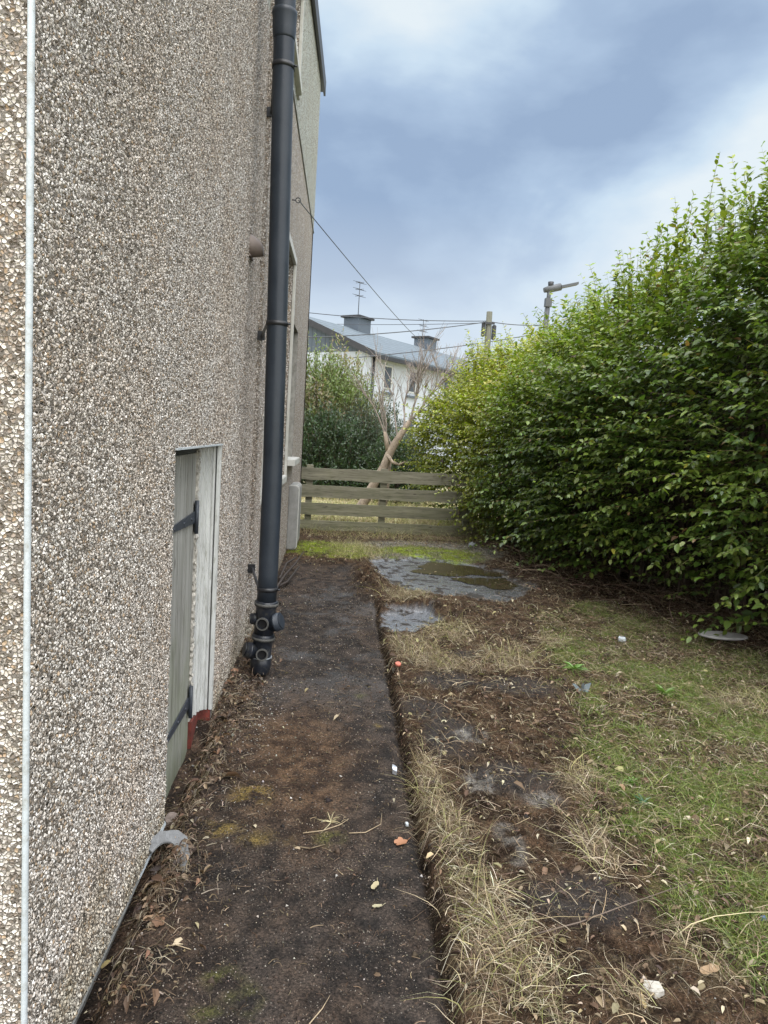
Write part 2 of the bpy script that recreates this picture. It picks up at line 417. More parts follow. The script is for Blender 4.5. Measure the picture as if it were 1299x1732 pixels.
# vent cowl
vc = thing('vent_cowl', 'small brown plastic vent hood high on the pebbledash wall left of the pipe', 'vent', (XW, 4.15, 2.45))
n = 16; vs = []; fs = []
prof = [(-.045, 1.0, 0), (.0, 1.0, .0), (.03, .86, -.006), (.06, .62, -.016), (.075, .38, -.03)]
for dx, s, dz in prof:
    for k in range(n):
        a = 2*math.pi*k/n; vs.append((XW+dx, 4.15+.058*s*math.cos(a), 2.45+dz+.064*s*math.sin(a)))
for i in range(len(prof)-1):
    fs += [(i*n+k, i*n+(k+1) % n, (i+1)*n+(k+1) % n, (i+1)*n+k) for k in range(n)]
fs.append(tuple((len(prof)-1)*n+k for k in range(n)))
b = MB(); b.add(vs, fs, True); b.build('hood', M_terra, vc)
MB().box(XW-.01, XW+.012, 4.085, 4.215, 2.382, 2.392).build('flange', M_terra, vc)

# soil pipe
PY = 4.05
sp = thing('soil_pipe', 'tall anthracite plastic soil pipe standing off the pebbledash wall', 'pipe', (-.40, PY, 0))
def pxl(z):  # x of pipe axis at height z
    return float(np.interp(z, [0, .12, .30, .5, 1.2, 2.2, 3.6, 5], [-.402, -.400, -.388, -.380, -.381, -.396, -.424, -.452]))
r0 = .056
MB().tube([(pxl(z), PY, z) for z in np.linspace(.44, 5.3, 30)], r0, 40).build('pipe', M_pipe, sp)
def lathe(z0, prof, mat, name, par=sp, y=PY):
    b = MB(); b.tube([(pxl(z0+dz), y, z0+dz) for dz, r in prof], [r for dz, r in prof], 40); return b.build(name, mat, par)
lathe(3.49, [(0, r0), (.012, r0+.003), (.05, .0625), (.12, .0635), (.125, .066), (.145, .066), (.15, .0575), (.152, r0)], M_pipe, 'coupling')
def bracket(z):
    b = MB(); x = pxl(z)
    b.tube([(x, PY, z-.012), (x, PY, z+.012)], .0605, 32, True)
    b.obox((x-.058, PY+.01, z-.010), (XW+.022-(x-.058), YS-PY+.01, 0), (.010, .004, 0), (0, 0, .020))
    b.box(XW+.004, XW+.05, YS-.012, YS+.002, z-.028, z+.028)
    b.tube([(x+.055, PY-.02, z), (x+.075, PY-.02, z)], .006, 6)
    return b.build('bracket', M_dark, sp)
for z in (3.36, 2.02, .525): bracket(z)
lathe(.30, [(-.07, .058), (.11, .058), (.12, .061), (.125, .0665), (.15, .0665), (.155, .0585)], M_pipeb, 'junction')
lathe(.428, [(0, .069), (.016, .069)], M_seal, 'seal')
lathe(.02, [(.0, .045), (.012, .054), (.05, .060), (.10, .061), (.104, .056), (.2, .057), (.205, .064), (.235, .064), (.24, .058)], M_pipeb, 'lower_junction')
lathe(.226, [(0, .0675), (.016, .0675)], M_seal, 'seal')
def stub(p, d, L, r, mat=M_pipeb, cap=False, ring=True, name='boss'):
    p = Vector(p); d = Vector(d).normalized(); b = MB()
    if cap:
        b.tube([p, p+d*L*.6, p+d*L*.62, p+d*L*.7, p+d*L*.72, p+d*L], [r*.96, r, r*1.06, r*1.06, r, r*.98], 28)
        b.tube([p+d*L, p+d*(L+.006)], [r*.8, r*.8], 28)
    else:
        b.tube([p, p+d*L], [r*.93, r], 28, False); b.tube([p+d*L, p+d*(L+.002)], [r, r*.80], 28, False); b.tube([p+d*(L+.002), p+d*(L-.011)], [r*.80, r*.79], 28, False)
    o_ = b.build(name, mat, sp)
    if not cap:
        e = p+d*(L-.004); MB().tube([e, e+d*.009], r*1.09, 28, False).tube([e+d*.009, e+d*.0091], [r*1.09, r*.84], 28, False).build('rim', M_seal, o_)
        MB().tube([p+d*(L-.012), p+d*(L-.010)], r*.80, 28).build('socket_shade_disc', M_sock_shade, o_)  # black disc, the shaded inside of the open boss put into colour
    return o_
M_sock_shade, _, _ = newmat('socket_shade', (.004, .004, .005), .9)
x1 = pxl(.34); x2 = pxl(.14)
stub((x1, PY-.03, .335), (-.15, -1, 0), .048, .034); stub((x1-.02, PY, .345), (-1, -.2, 0), .062, .033, cap=True)
stub((x1+.01, PY, .315), (1, -.25, .32), .090, .052, mat=M_pipe, cap=True, name='branch_cap')
stub((x2+.005, PY-.03, .155), (.12, -1, 0), .046, .032); stub((x2-.01, PY-.01, .15), (-1, -.35, .25), .088, .046, cap=True, name='branch_cap')
lathe(.118, [(0, .0622), (.006, .0625)], varied('solvent_smear', (.20, .22, .24), .5, .5, 60, .2), 'solvent_ring')

# ------------------------------------------------------------------ ground masks
def blob(X, Y, px, py, rx, ry, rot=0, soft=.5, z=.03, nz=.35):
    p = onZ(px, py, z); dx = X-p[0]; dy = Y-p[1]; c, s = math.cos(rot), math.sin(rot)
    u = (dx*c+dy*s)/rx; v = (-dx*s+dy*c)/ry
    d = np.sqrt(u*u+v*v)+(fbm(X, Y, 6, 31)-.5)*nz*2+(fbm(X, Y, 30, 37)-.5)*nz
    return 1-sstep(1-soft, 1+soft*.4, d)
def poly_mask(X, Y, pts, soft=.06, z=.03, seed=50):
    P = np.array([onZ(a, b, z)[:2] for a, b in pts]); 
    Xn = X+(fbm(X, Y, 5, seed)-.5)*.28+(fbm(X, Y, 25, seed+5)-.5)*.10; Yn = Y+(fbm(X, Y, 5, seed+9)-.5)*.30+(fbm(X, Y, 25, seed+3)-.5)*.12
    ins = np.zeros(X.shape, bool); dist = np.full(X.shape, 1e9)
    n = len(P)
    for i in range(n):
        a = P[i]; b_ = P[(i+1) % n]
        cond = ((a[1] > Yn) != (b_[1] > Yn)); t = (b_[0]-a[0])*(Yn-a[1])/(b_[1]-a[1]+1e-12)+a[0]
        ins ^= cond & (Xn < t)
        e = b_-a; tt = np.clip(((Xn-a[0])*e[0]+(Yn-a[1])*e[1])/(e@e), 0, 1)
        dist = np.minimum(dist, np.hypot(Xn-a[0]-tt*e[0], Yn-a[1]-tt*e[1]))
    sd = np.where(ins, dist, -dist)
    return sstep(-soft, soft, sd)
KX = .345
gx = np.arange(-.66, 5.2, .0125); gy = np.concatenate([np.arange(.9, 8, .0125), np.arange(8, 12.5, .022)])
GX, GY = np.meshgrid(gx, gy, indexing='ij')
def masks(X, Y):
    m = {}
    kx = KX+(fbm(X*0+3, Y, 3, 71)-.5)*.012+(fbm(X*0+3, Y, 16, 73)-.5)*.016
    path = (1-sstep(-.006, .006, X-kx))*(1-sstep(7.45, 7.75, Y+(fbm(X, Y, 4, 12)-.5)*.7+X*.3))
    spill = sstep(5.6, 6.6, Y+(fbm(X, Y, 5, 14)-.5)*1.2)*sstep(.10, .3, X+(fbm(X, Y, 7, 15)-.5)*.15)  # soil heap over the path edge
    path = path*(1-spill)
    m['path'] = path
    right = 1-path
    m['groove'] = np.exp(-((X-kx-.012)/.014)**2)*(1-sstep(5.4, 6.2, Y))
    slab = poly_mask(X, Y, [(628, 952), (700, 944), (790, 958), (860, 975), (905, 1002), (850, 1026), (760, 1015), (690, 1003), (640, 985)], .05, 0)
    slab = np.maximum(slab, poly_mask(X, Y, [(650, 1036), (735, 1034), (745, 1052), (712, 1075), (668, 1072)], .035, 0, 80))
    slab2 = poly_mask(X, Y, [(565, 925), (690, 912), (790, 915), (860, 945), (800, 962), (640, 955)], .06, 0, 90)
    m['slab'] = slab*right; m['slab2'] = slab2*right*(1-slab)
    dry = 0
    for a in [(862, 1430, .05, .16), (815, 1330, .07, .12), (920, 1358, .09, .07), (800, 1250, .1, .1)]:
        dry = np.maximum(dry, blob(X, Y, *a))
    m['conc'] = dry*right*.8
    mud = 0
    for a in [(750, 1150, .20, .20), (880, 1165, .28, .18), (790, 1108, .12, .12), (720, 1200, .16, .2), (760, 1240, .15, .3), (870, 1320, .2, .2), (1000, 1530, .22, .15)]:
        mud = np.maximum(mud, blob(X, Y, *a))
    m['mud'] = mud*right*(1-slab)
    green = poly_mask(X, Y, [(905, 1035), (1000, 1020), (1120, 1050), (1299, 1120), (1500, 1300), (1900, 1732), (1330, 1732), (1230, 1600), (1120, 1500), (1045, 1400), (1000, 1290), (985, 1200), (930, 1110)], .12, .03, 60)
    br = sstep(.50, .66, fbm(X, Y, 2.6, 44))*.75
    far_ = sstep(3.9, 5.2, Y+(fbm(X, Y, 3, 46)-.5)*1.6)*.55+sstep(2.1, 2.9, X+(fbm(X, Y, 3, 47)-.5)*1.2)*.35
    br2 = sstep(.45, .58, fbm(X, Y, 7, 48))*.85
    m['green'] = green*right*(1-br)*(1-np.clip(far_, 0, .8))*(1-br2)
    m['lawn'] = green*right
    moss = 0
    for a in [(560, 930, .75, .55), (755, 938, .50, .50), (700, 932, .4, .4)]: moss = np.maximum(moss, blob(X, Y, *a, 0, .35))
    m['moss'] = moss*(1-path)
    ym = 0
    for a in [(425, 1340, .08, .11), (372, 1405, .09, .07), (440, 1420, .10, .06), (640, 1230, .03, .04)]: ym = np.maximum(ym, blob(X, Y, *a, 0, .9, z=0, nz=.8)*.8)
    m['ymoss'] = ym
    gm = 0
    for a in [(375, 1650, .055, .06), (415, 1695, .05, .05), (355, 1715, .05, .03), (610, 1178, .06, .06), (560, 1420, .06, .04)]: gm = np.maximum(gm, blob(X, Y, *a, 0, .9, z=0, nz=.8)*.6)
    m['gmoss'] = gm
    straw = 0
    for a in [(750, 1400, .07, .22, .12), (812, 1570, .10, .26, .0), (840, 1640, .13, .20), (700, 1100, .17, .26), (760, 1075, .20, .28), (860, 1120, .26, .22), (760, 1130, .24, .14), (930, 1090, .12, .12), (690, 1015, .22, .32), (720, 1335, .07, .3), (600, 935, .35, .6), (1180, 1620, .06, .14), (830, 1690, .12, .10), (1275, 1200, .22, .2), (985, 1330, .10, .2), (1060, 1700, .08, .06), (1010, 1450, .07, .2)]:
        straw = np.maximum(straw, blob(X, Y, *a[:4], rot=a[4] if len(a) > 4 else 0))
    m['straw'] = straw*right*(1-slab*.9)
    m['litter'] = np.maximum(poly_mask(X, Y, [(795, 905), (860, 950), (905, 1000), (1000, 1010), (1250, 1090), (1500, 1200), (1500, 1000), (900, 880)], .2, .03, 20), 0)*right
    m['brown'] = sstep(.40, .62, fbm(X, Y, 2.2, 5))*0+np.maximum(blob(X, Y, 500, 1270, .36, .85, 0, .9), .24*sstep(.42, .66, fbm(X*1.3+Y*.6, Y*.8-X*.9, 1.7, 5)+(fbm(X, Y, 11, 9)-.5)*.35))*(path)
    wl = (1-sstep(.03, .26, X-XW+(fbm(X, Y, 6, 8)-.5)*.2))
    m['walld'] = wl*path*(1-sstep(4.6, 5.4, Y)*.6)
    return m
MK = masks(GX, GY)
def heights(X, Y, m):
    n1 = fbm(X, Y, 4, 1)-.5; n2 = fbm(X, Y, 22, 2, 3)-.5; n3 = vnoise(X, Y, 70, 3)-.5
    zp = .004+n1*.018+n2*.007+n3*.002
    zr = .040+n1*.030+n2*.030+n3*.010+m['straw']*.004
    z = zp*m['path']+zr*(1-m['path'])
    z -= m['groove']*.065
    z = z*(1-m['slab'])+(.012+n3*.001+n1*.012)*m['slab']
    z = z*(1-m['slab2'])+(.020+n3*.003+n1*.012)*m['slab2']
    z += m['moss']*.012
    z += m['walld']*(.02+n2*.05)*sstep(3.4, 3.8, Y)
    z -= .10*(1-sstep(XW-.01, XW+.10, X+(n2*.05)))*sstep(2.3, 2.5, Y)*(1-sstep(3.18, 3.42, Y))
    z -= .11*(1-sstep(2.2, 2.42, Y))*(1-sstep(.0, .09, X-XW))          # hollow under the wall bead
    heap = np.exp(-(((X-.32)/.16)**2+((Y-6.7)/.7)**2)); z += heap*(.07+n2*.12)
    lip = np.exp(-(((X-.75)/.35)**2+((Y-5.75)/.22)**2)); z += lip*(.05+n2*.08)*(1-m['slab'])
    z += m['litter']*(.03+n2*.06)
    z -= sstep(8.9, 10.4, Y)*.075
    z += sstep(2.3, 3.6, X)*.05
    ed = sstep(4.7, 5.15, X)+sstep(12.0, 12.45, Y)
    return z-.12*np.clip(ed, 0, 1)
GZ = heights(GX, GY, MK)
def hfun(x, y):
    ix = np.clip(np.searchsorted(gx, x)-1, 0, len(gx)-2); iy = np.clip(np.searchsorted(gy, y)-1, 0, len(gy)-2)
    fx = np.clip((x-gx[ix])/(gx[ix+1]-gx[ix]), 0, 1); fy = np.clip((y-gy[iy])/(gy[iy+1]-gy[iy]), 0, 1)
    return (GZ[ix, iy]*(1-fx)+GZ[ix+1, iy]*fx)*(1-fy)+(GZ[ix, iy+1]*(1-fx)+GZ[ix+1, iy+1]*fx)*fy
def mval(k, x, y):
    ix = np.clip(np.searchsorted(gx, x)-1, 0, len(gx)-2); iy = np.clip(np.searchsorted(gy, y)-1, 0, len(gy)-2)
    return MK[k][ix, iy]
# colours
def L3(c, X): return np.array(c)[None, None, :]*np.ones(X.shape)[..., None]
def mixc(a, b, f): return a*(1-f[..., None])+b*f[..., None]
n1 = fbm(GX, GY, 3, 200); n2 = fbm(GX, GY, 18, 210, 4); n3 = vnoise(GX, GY, 60, 220)
pathc = mixc(L3((.018, .016, .015), GX), L3((.052, .042, .036), GX), sstep(.3, .7, n2))
pathc = mixc(pathc, mixc(L3((.048, .028, .017), GX), L3((.12, .073, .041), GX), sstep(.35, .7, n2)), np.clip(MK['brown'], 0, 1)*.8)
pathc = mixc(pathc, L3((.075, .077, .080), GX), sstep(.42, .60, fbm(GX, GY, 1.6, 230)+(fbm(GX, GY, 12, 233)-.5)*.3)*.75*sstep(3.2, 4.6, GY)*(1-sstep(.12, .3, GX)*.5)*sstep(-.45, -.2, GX))
pathc = mixc(pathc, mixc(L3((.022, .015, .011), GX), L3((.085, .055, .038), GX), sstep(.35, .7, n2)), MK['walld']*.8)
soil = mixc(L3((.024, .0155, .0105), GX), L3((.080, .051, .032), GX), sstep(.3, .72, n2))
soil = mixc(soil, L3((.15, .12, .08), GX), sstep(.55, .8, n3)*.35)
colr = soil
colr = mixc(colr, mixc(L3((.036, .025, .016), GX), L3((.10, .075, .042), GX), sstep(.3, .7, n2)), MK['lawn']*.8)
colr = mixc(colr, mixc(L3((.055, .055, .022), GX), L3((.15, .18, .045), GX), sstep(.3, .7, n2)), MK['green'])
colr = mixc(colr, mixc(L3((.08, .058, .035), GX), L3((.24, .19, .11), GX), sstep(.3, .7, n2)), MK['straw']*.5*sstep(.40, .6, fbm(GX, GY, 6, 88)))
colr = mixc(colr, L3((.019, .016, .015), GX), MK['mud']*.85)
colr = mixc(colr, mixc(L3((.09, .09, .085), GX), L3((.19, .18, .165), GX), sstep(.4, .7, n2)), MK['conc']*sstep(.35, .6, n2))
colr = mixc(colr, mixc(L3((.026, .018, .012), GX), L3((.075, .048, .030), GX), sstep(.3, .7, n2)), MK['litter']*.85)
colr = mixc(colr, mixc(L3((.11, .11, .09), GX), L3((.22, .21, .18), GX), sstep(.35, .7, n2)), MK['slab2'])
slabn = sstep(.52, .60, fbm(GX, GY, 14, 240, 4))
colr = mixc(colr, mixc(L3((.125, .135, .15), GX), L3((.030, .024, .019), GX), slabn*.85), MK['slab'])  # pale bluish grey has the wet slab's sky reflection mixed into its colour
colr = mixc(colr, mixc(L3((.045, .045, .038), GX), L3((.08, .08, .072), GX), n2), MK['slab']*sstep(.30, .75, fbm(GX, GY, 2.2, 260)*.6+(GX-.7)*.35)*.85)
colr = mixc(colr, mixc(L3((.15, .20, .015), GX), L3((.27, .34, .035), GX), sstep(.3, .7, n2)), MK['moss']*sstep(.36, .52, fbm(GX, GY, 9, 250)))
col = mixc(colr, pathc, MK['path'])
col = mixc(col, mixc(L3((.16, .115, .03), GX), L3((.26, .19, .055), GX), n3), MK['ymoss']*sstep(.35, .6, n2))
col = mixc(col, L3((.065, .075, .015), GX), MK['gmoss']*sstep(.4, .6, n2))
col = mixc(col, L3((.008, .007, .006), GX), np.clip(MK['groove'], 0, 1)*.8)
wet = MK['slab']*(1-slabn*.8)+MK['mud']*.45+MK['path']*(.22+.40*sstep(.5, .7, fbm(GX, GY, 1.6, 230))*sstep(3.2, 4.5, GY))
wet = np.clip(wet, 0, 1)
rough = np.clip(.95-wet*.76, .14, 1)
nx, nyy = GX.shape
V = np.stack([GX.ravel(), GY.ravel(), GZ.ravel()], 1)
i = np.arange(nx-1)[:, None]*nyy+np.arange(nyy-1)[None]
Fq = np.stack([i, i+nyy, i+nyy+1, i+1], -1).reshape(-1, 4)
ccol = np.concatenate([col.reshape(-1, 3), rough.reshape(-1, 1)], 1)
def ground_mat():
    m, t, p = newmat('yard_ground', spec=.4)
    a = t.new('ShaderNodeAttribute', attribute_name='Col'); c = t.coords()
    n = t.noise(c, 130, 5, .7); nb = t.noise(c, 45, 4, .7); v = t.voro(c, 170)
    mul = t.ramp(n, [(.32, (.28, .27, .26)), (.5, (.95, .95, .95)), (.66, (2.1, 2.0, 1.9))])
    cl = t.mix(1, a.outputs['Color'], mul, 'MULTIPLY')
    sp_ = t.sep(v.outputs['Color'])
    speck = t.math('MULTIPLY', t.math('GREATER_THAN', sp_[0], .955), t.math('LESS_THAN', v.outputs['Distance'], .34))
    cl = t.mix(t.math('MULTIPLY', speck, .55), cl, (.30, .27, .23))
    t.link(cl, p.inputs['Base Color'])
    ro = t.math('ADD', a.outputs['Alpha'], t.math('MULTIPLY_ADD', nb, .35, -.17), clamp=True)
    t.link(ro, p.inputs['Roughness'])
    t.link(t.math('MULTIPLY_ADD', a.outputs['Alpha'], -.55, .60, clamp=True), p.inputs['Specular IOR Level'])
    hh = t.math('ADD', t.math('MULTIPLY', n, .7), t.math('ADD', nb, t.math('MULTIPLY', speck, .4)))
    b_ = t.new('ShaderNodeBump'); t.link(hh, b_.inputs['Height']); b_.inputs['Distance'].default_value = .022
    t.link(t.math('MULTIPLY_ADD', a.outputs['Alpha'], 1.1, -.12, clamp=True), b_.inputs['Strength'])
    t.link(b_.outputs[0], p.inputs['Normal'])
    return m
g = np_mesh('ground', V, Fq, ground_mat(), col=ccol, smooth=True); tag(g, 'muddy yard and path strip of bare dark soil and patchy grass', 'ground', kind='structure')
# puddle
def puddle_mat():
    m, t, p = newmat('puddle_water', (.050, .042, .022), .03); c = t.coords()
    t.link(t.bump(t.noise(c, 14, 3), .04, .01), p.inputs['Normal']); return m
PM = puddle_mat()
pud = []
for (px, py, rx, ry, zz) in [(775, 964, .52, .34, 0), (835, 985, .34, .26, 0)]:
    c0 = onZ(px, py, .02); k = 40; ang = np.linspace(0, 2*math.pi, k, endpoint=False)
    rr = 1+.22*np.sin(ang*3+px)+.10*np.sin(ang*7+1)
    zc = .0175
    ring = np.stack([c0[0]+rx*rr*np.cos(ang), c0[1]+ry*rr*np.sin(ang), np.full(k, zc)], 1)
    b = MB(); b.add([tuple(q) for q in ring]+[(c0[0], c0[1], zc)], [(q, (q+1) % k, k) for q in range(k)])
    tag(b.build('puddle', PM), 'brown rainwater puddle on the wet concrete', 'puddle', kind='structure')
# outer field
def field_mat():
    m, t, p = newmat('field', rough=.95, spec=.2); c = t.coords()
    a = t.noise(c, .5, 5); b_ = t.noise(c, 30, 5, .7)
    cl = t.mix(t.ramp(a, [(.42, (0,)*3), (.6, (1,)*3)]), (.50, .44, .27), (.22, .24, .09))
    cl = t.mix(1, cl, t.ramp(b_, [(.3, (.5,)*3), (.7, (1.4,)*3)]), 'MULTIPLY')
    t.link(cl, p.inputs['Base Color']); t.link(t.bump(b_, 1, .05), p.inputs['Normal']); return m
b = MB()
Z0 = -.13
b.box(-400, 400, -400, 600, -1.5, Z0)
tag(b.build('field', field_mat()), 'open pale grass field stretching beyond the fence', 'field', kind='structure')

# ------------------------------------------------------------------ vectorised scatter
def strips(name, P, D, L, Wd, bend, cols, mat, nseg=4, ground=None, parent=None, taper=1.0):
    """P base, D unit direction, L length, Wd width, bend vector added with t^2"""
    n = len(P); t = np.linspace(0, 1, nseg+1)
    pts = P[:, None]+D[:, None]*L[:, None, None]*t[None, :, None]+bend[:, None]*(t**2)[None, :, None]
    if ground is not None:      # lying strands follow the ground
        lift, arch = ground
        pts[..., 2] = hfun(pts[..., 0], pts[..., 1])+lift[:, None]+arch[:, None]*4*(t*(1-t))[None]
    rnd = rng.normal(size=(n, 3)); tang = np.gradient(pts, axis=1)
    side = np.cross(tang, rnd[:, None]); side /= np.linalg.norm(side, axis=2, keepdims=True)+1e-9
    w = Wd[:, None, None]*.5*(1-taper*(t**1.6)*.9)[None, :, None]
    V = np.stack([pts-side*w, pts+side*w], 2).reshape(-1, 3)
    base = (np.arange(n)*(nseg+1)*2)[:, None]+np.arange(nseg)[None]*2
    Fq = np.stack([base, base+1, base+3, base+2], -1).reshape(-1, 4)
    cc = np.repeat(cols, (nseg+1)*2, axis=0)
    return np_mesh(name, V, Fq, mat, parent, col=cc)
LV = np.array([[0, 0, 0], [0, .5, -.03], [0, 1, -.12], [-.20, .22, .05], [-.22, .62, .02], [.20, .22, .05], [.22, .62, .02]])
LF = np.array([[0, 5, 1], [5, 6, 1], [6, 2, 1], [0, 1, 3], [3, 1, 4], [4, 1, 2]])
def leaves(name, P, D, N, S, cols, mat, parent=None, wid=1.0, curl=1.0):
    D = D/(np.linalg.norm(D, axis=1, keepdims=True)+1e-9)
    X_ = np.cross(D, N); X_ /= np.linalg.norm(X_, axis=1, keepdims=True)+1e-9
    N_ = np.cross(X_, D)
    T = LV[None]*np.array([wid, 1, curl])[None, None]*S[:, None, None]
    V = P[:, None]+T[..., 0:1]*X_[:, None]+T[..., 1:2]*D[:, None]+T[..., 2:3]*N_[:, None]
    n = len(P)
    Fq = (LF[None]+(np.arange(n)*7)[:, None, None]).reshape(-1, 3)
    return np_mesh(name, V.reshape(-1, 3), Fq, mat, parent, col=np.repeat(cols, 7, axis=0))
def pick(weight, n, lo=(-.63, 1.5), hi=(4.2, 11)):
    out = np.zeros((0, 2))
    while len(out) < n:
        # sample denser close to the camera: uniform in log Y
        m_ = n*4; y = np.exp(rng.uniform(math.log(lo[1]), math.log(hi[1]), m_)); x = rng.uniform(lo[0], hi[0], m_)
        # reject outside of the widening view
        keep = (x < .75*y+.25) & (rng.random(m_) < (1.0 if True else 0))
        w = weight(x, y)*np.clip(y/3.0, .35, 1.5)
        keep &= rng.random(m_) < w
        out = np.concatenate([out, np.stack([x, y], 1)[keep]])
    return out[:n]
def cvar(base, n, v=.25, hv=.035):
    b_ = np.array(base); c = b_[rng.integers(0, len(b_), n)]
    return np.clip(c*(1+rng.normal(0, v, (n, 1)))*(1+rng.normal(0, hv, (n, 3))), .004, .9)
M_straw = attr_mat('dry_blades', .7, .15, .25); M_blade = attr_mat('green_blades', .5, .3, .4); M_lit = attr_mat('dead_leaf', .65, .12, .35)
STRAWC = [(.38, .31, .21), (.30, .235, .15), (.22, .165, .11), (.48, .42, .31), (.14, .10, .07), (.10, .07, .05)]
GREENC = [(.12, .18, .035), (.16, .22, .045), (.22, .25, .07), (.09, .14, .03), (.26, .25, .12)]
# dry grass
n = 19000
q = pick(lambda x, y: np.clip(mval('straw', x, y)*(.08+.92*sstep(.46, .60, fbm(x, y, 6, 88)))+.035*(1-mval('path', x, y)), 0, 1)*(1-.95*mval('slab', x, y))*sstep(.33, .44, x+.08*(fbm(x, y, 6, 89)-.5)), n)
a = rng.uniform(0, 2*math.pi, n); a = np.where(rng.random(n) < .5, rng.normal(2.2, .8, n), a)
L = np.minimum(rng.gamma(3.2, .021, n)+.02, .16)
D = np.stack([np.cos(a), np.sin(a), 0*a], 1); P = np.concatenate([q, hfun(q[:, 0], q[:, 1])[:, None]], 1)
bend = np.stack([-np.sin(a), np.cos(a), 0*a], 1)*(rng.normal(0, .35, n)*L)[:, None]
o = strips('dry_grass', P, D, L, rng.uniform(.0009, .0024, n), bend, cvar(STRAWC, n), M_straw, 4, (rng.uniform(.002, .018, n), rng.gamma(1.6, .010, n)))
tag(o, 'pale dry grass strands lying matted over the soil right of the path', 'dry grass', kind='stuff')
n = 4300
cpt = onZ(825, 1640, .05); cpt2 = onZ(790, 1500, .05); cpt3 = onZ(735, 1400, .05)
wsel = rng.random(n); q = np.stack([rng.normal(cpt[0]+.01, .11, n), rng.normal(cpt[1], .17, n)], 1)
q = np.where((wsel > .72)[:, None], np.stack([rng.normal(cpt2[0], .07, n), rng.normal(cpt2[1], .13, n)], 1), q); q = np.where((wsel > .93)[:, None], np.stack([rng.normal(cpt3[0], .05, n), rng.normal(cpt3[1], .22, n)], 1), q)
kp = (q[:, 0] > KX+.04+.06*(fbm(q[:, 0]*0, q[:, 1], 8, 93))) & (rng.random(n) < .02+.98*sstep(.44, .62, fbm(q[:, 0], q[:, 1], 13, 91))); q = q[kp]; n = len(q)
hd = fbm(q[:, 0], q[:, 1], 5, 94)*14; a = hd+rng.normal(0, .95, n); L = np.minimum(rng.gamma(2.4, .028, n)+.012, .22); D = np.stack([np.cos(a), np.sin(a), 0*a], 1)
o = strips('straw_clump', np.concatenate([q, q[:, :1]*0], 1)-D*(L*.5)[:, None], D, L, rng.uniform(.0010, .0024, n), np.stack([-np.sin(a), np.cos(a), 0*a], 1)*(rng.normal(0, .45, n)*L)[:, None], cvar([(.50, .43, .30), (.40, .33, .22), (.32, .28, .16), (.54, .49, .38), (.22, .16, .10), (.14, .10, .07), (.20, .21, .08), (.30, .25, .16)], n, .30), M_straw, 5, (rng.uniform(.002, .018, n), rng.gamma(1.3, .008, n)))
tag(o, 'thick pale clump of matted straw beside the kerb at the bottom', 'straw', kind='stuff')
# upright straw tufts near the moss and clumps
n = 5200
q = pick(lambda x, y: mval('straw', x, y)*((y > 6.8)*1.0+(y < 6.8)*.25)+((y > 9.7)*.3), n)
D = np.stack([rng.normal(0, .5, n), rng.normal(0, .5, n), np.ones(n)], 1); D /= np.linalg.norm(D, axis=1, keepdims=True)
P = np.concatenate([q, hfun(q[:, 0], q[:, 1])[:, None]-.005], 1); L = rng.gamma(5, .022, n)+.02
bend = np.stack([rng.normal(0, .5, n), rng.normal(0, .5, n), -rng.random(n)*.5], 1)*L[:, None]
o = strips('straw_tufts', P, D, L, rng.uniform(.0015, .0035, n), bend, cvar([(.40, .35, .19), (.30, .29, .13), (.45, .38, .24), (.22, .23, .08)], n), M_straw, 4)
tag(o, 'upright straw coloured grass tufts by the fence foot and matted clumps', 'grass tufts', kind='stuff')
# green grass
n = 46000
q = pick(lambda x, y: np.clip(mval('green', x, y)+.10*mval('moss', x, y), 0, 1), n)
D = np.stack([rng.normal(0, .8, n), rng.normal(0, .8, n), np.ones(n)], 1); D /= np.linalg.norm(D, axis=1, keepdims=True)
P = np.concatenate([q, hfun(q[:, 0], q[:, 1])[:, None]-.004], 1); L = rng.gamma(4, .0085, n)+.010
bend = np.stack([rng.normal(0, .6, n), rng.normal(0, .6, n), -rng.random(n)*.5], 1)*L[:, None]
o = strips('lawn_grass', P, D, L, rng.uniform(.0016, .0036, n), bend, cvar(GREENC, n), M_blade, 3)
tag(o, 'short patchy green grass growing on the right of the yard', 'grass', kind='stuff')
# straw through the lawn
n = 9000
q = pick(lambda x, y: mval('lawn', x, y)*.8+.25*mval('litter', x, y), n)
a = rng.uniform(0, 2*math.pi, n); L = rng.gamma(3, .02, n)+.02
D = np.stack([np.cos(a), np.sin(a), 0*a], 1); P = np.concatenate([q, q[:, :1]*0], 1)
bend = np.stack([-np.sin(a), np.cos(a), 0*a], 1)*(rng.normal(0, .4, n)*L)[:, None]
o = strips('grass_thatch', P, D, L, rng.uniform(.001, .0026, n), bend, cvar(STRAWC+[(.17, .11, .07)], n), M_straw, 3, (rng.uniform(.004, .02, n), rng.gamma(1.5, .008, n)))
tag(o, 'dead thatch strands tangled through the green grass', 'dead grass', kind='stuff')
# twig and needle litter over bare ground
n = 42000
q = pick(lambda x, y: .55*(mval('path', x, y))*(.35+.65*np.clip(mval('brown', x, y)+mval('walld', x, y)*1.5, 0, 1))+.6*(1-mval('path', x, y))*(1-mval('slab', x, y))*(1-.6*mval('green', x, y)), n)
a = rng.uniform(0, 2*math.pi, n); L = rng.gamma(2, .0065, n)+.004
D = np.stack([np.cos(a), np.sin(a), 0*a], 1); P = np.concatenate([q, q[:, :1]*0], 1)
bend = np.stack([-np.sin(a), np.cos(a), 0*a], 1)*(rng.normal(0, .4, n)*L)[:, None]
o = strips('twig_litter', P, D, L, rng.uniform(.0010, .0028, n), bend, cvar([(.09, .06, .04), (.14, .10, .065), (.05, .035, .025), (.26, .20, .13), (.07, .04, .025)], n), M_straw, 3, (rng.uniform(.001, .008, n), rng.gamma(1.5, .003, n)), taper=.4)
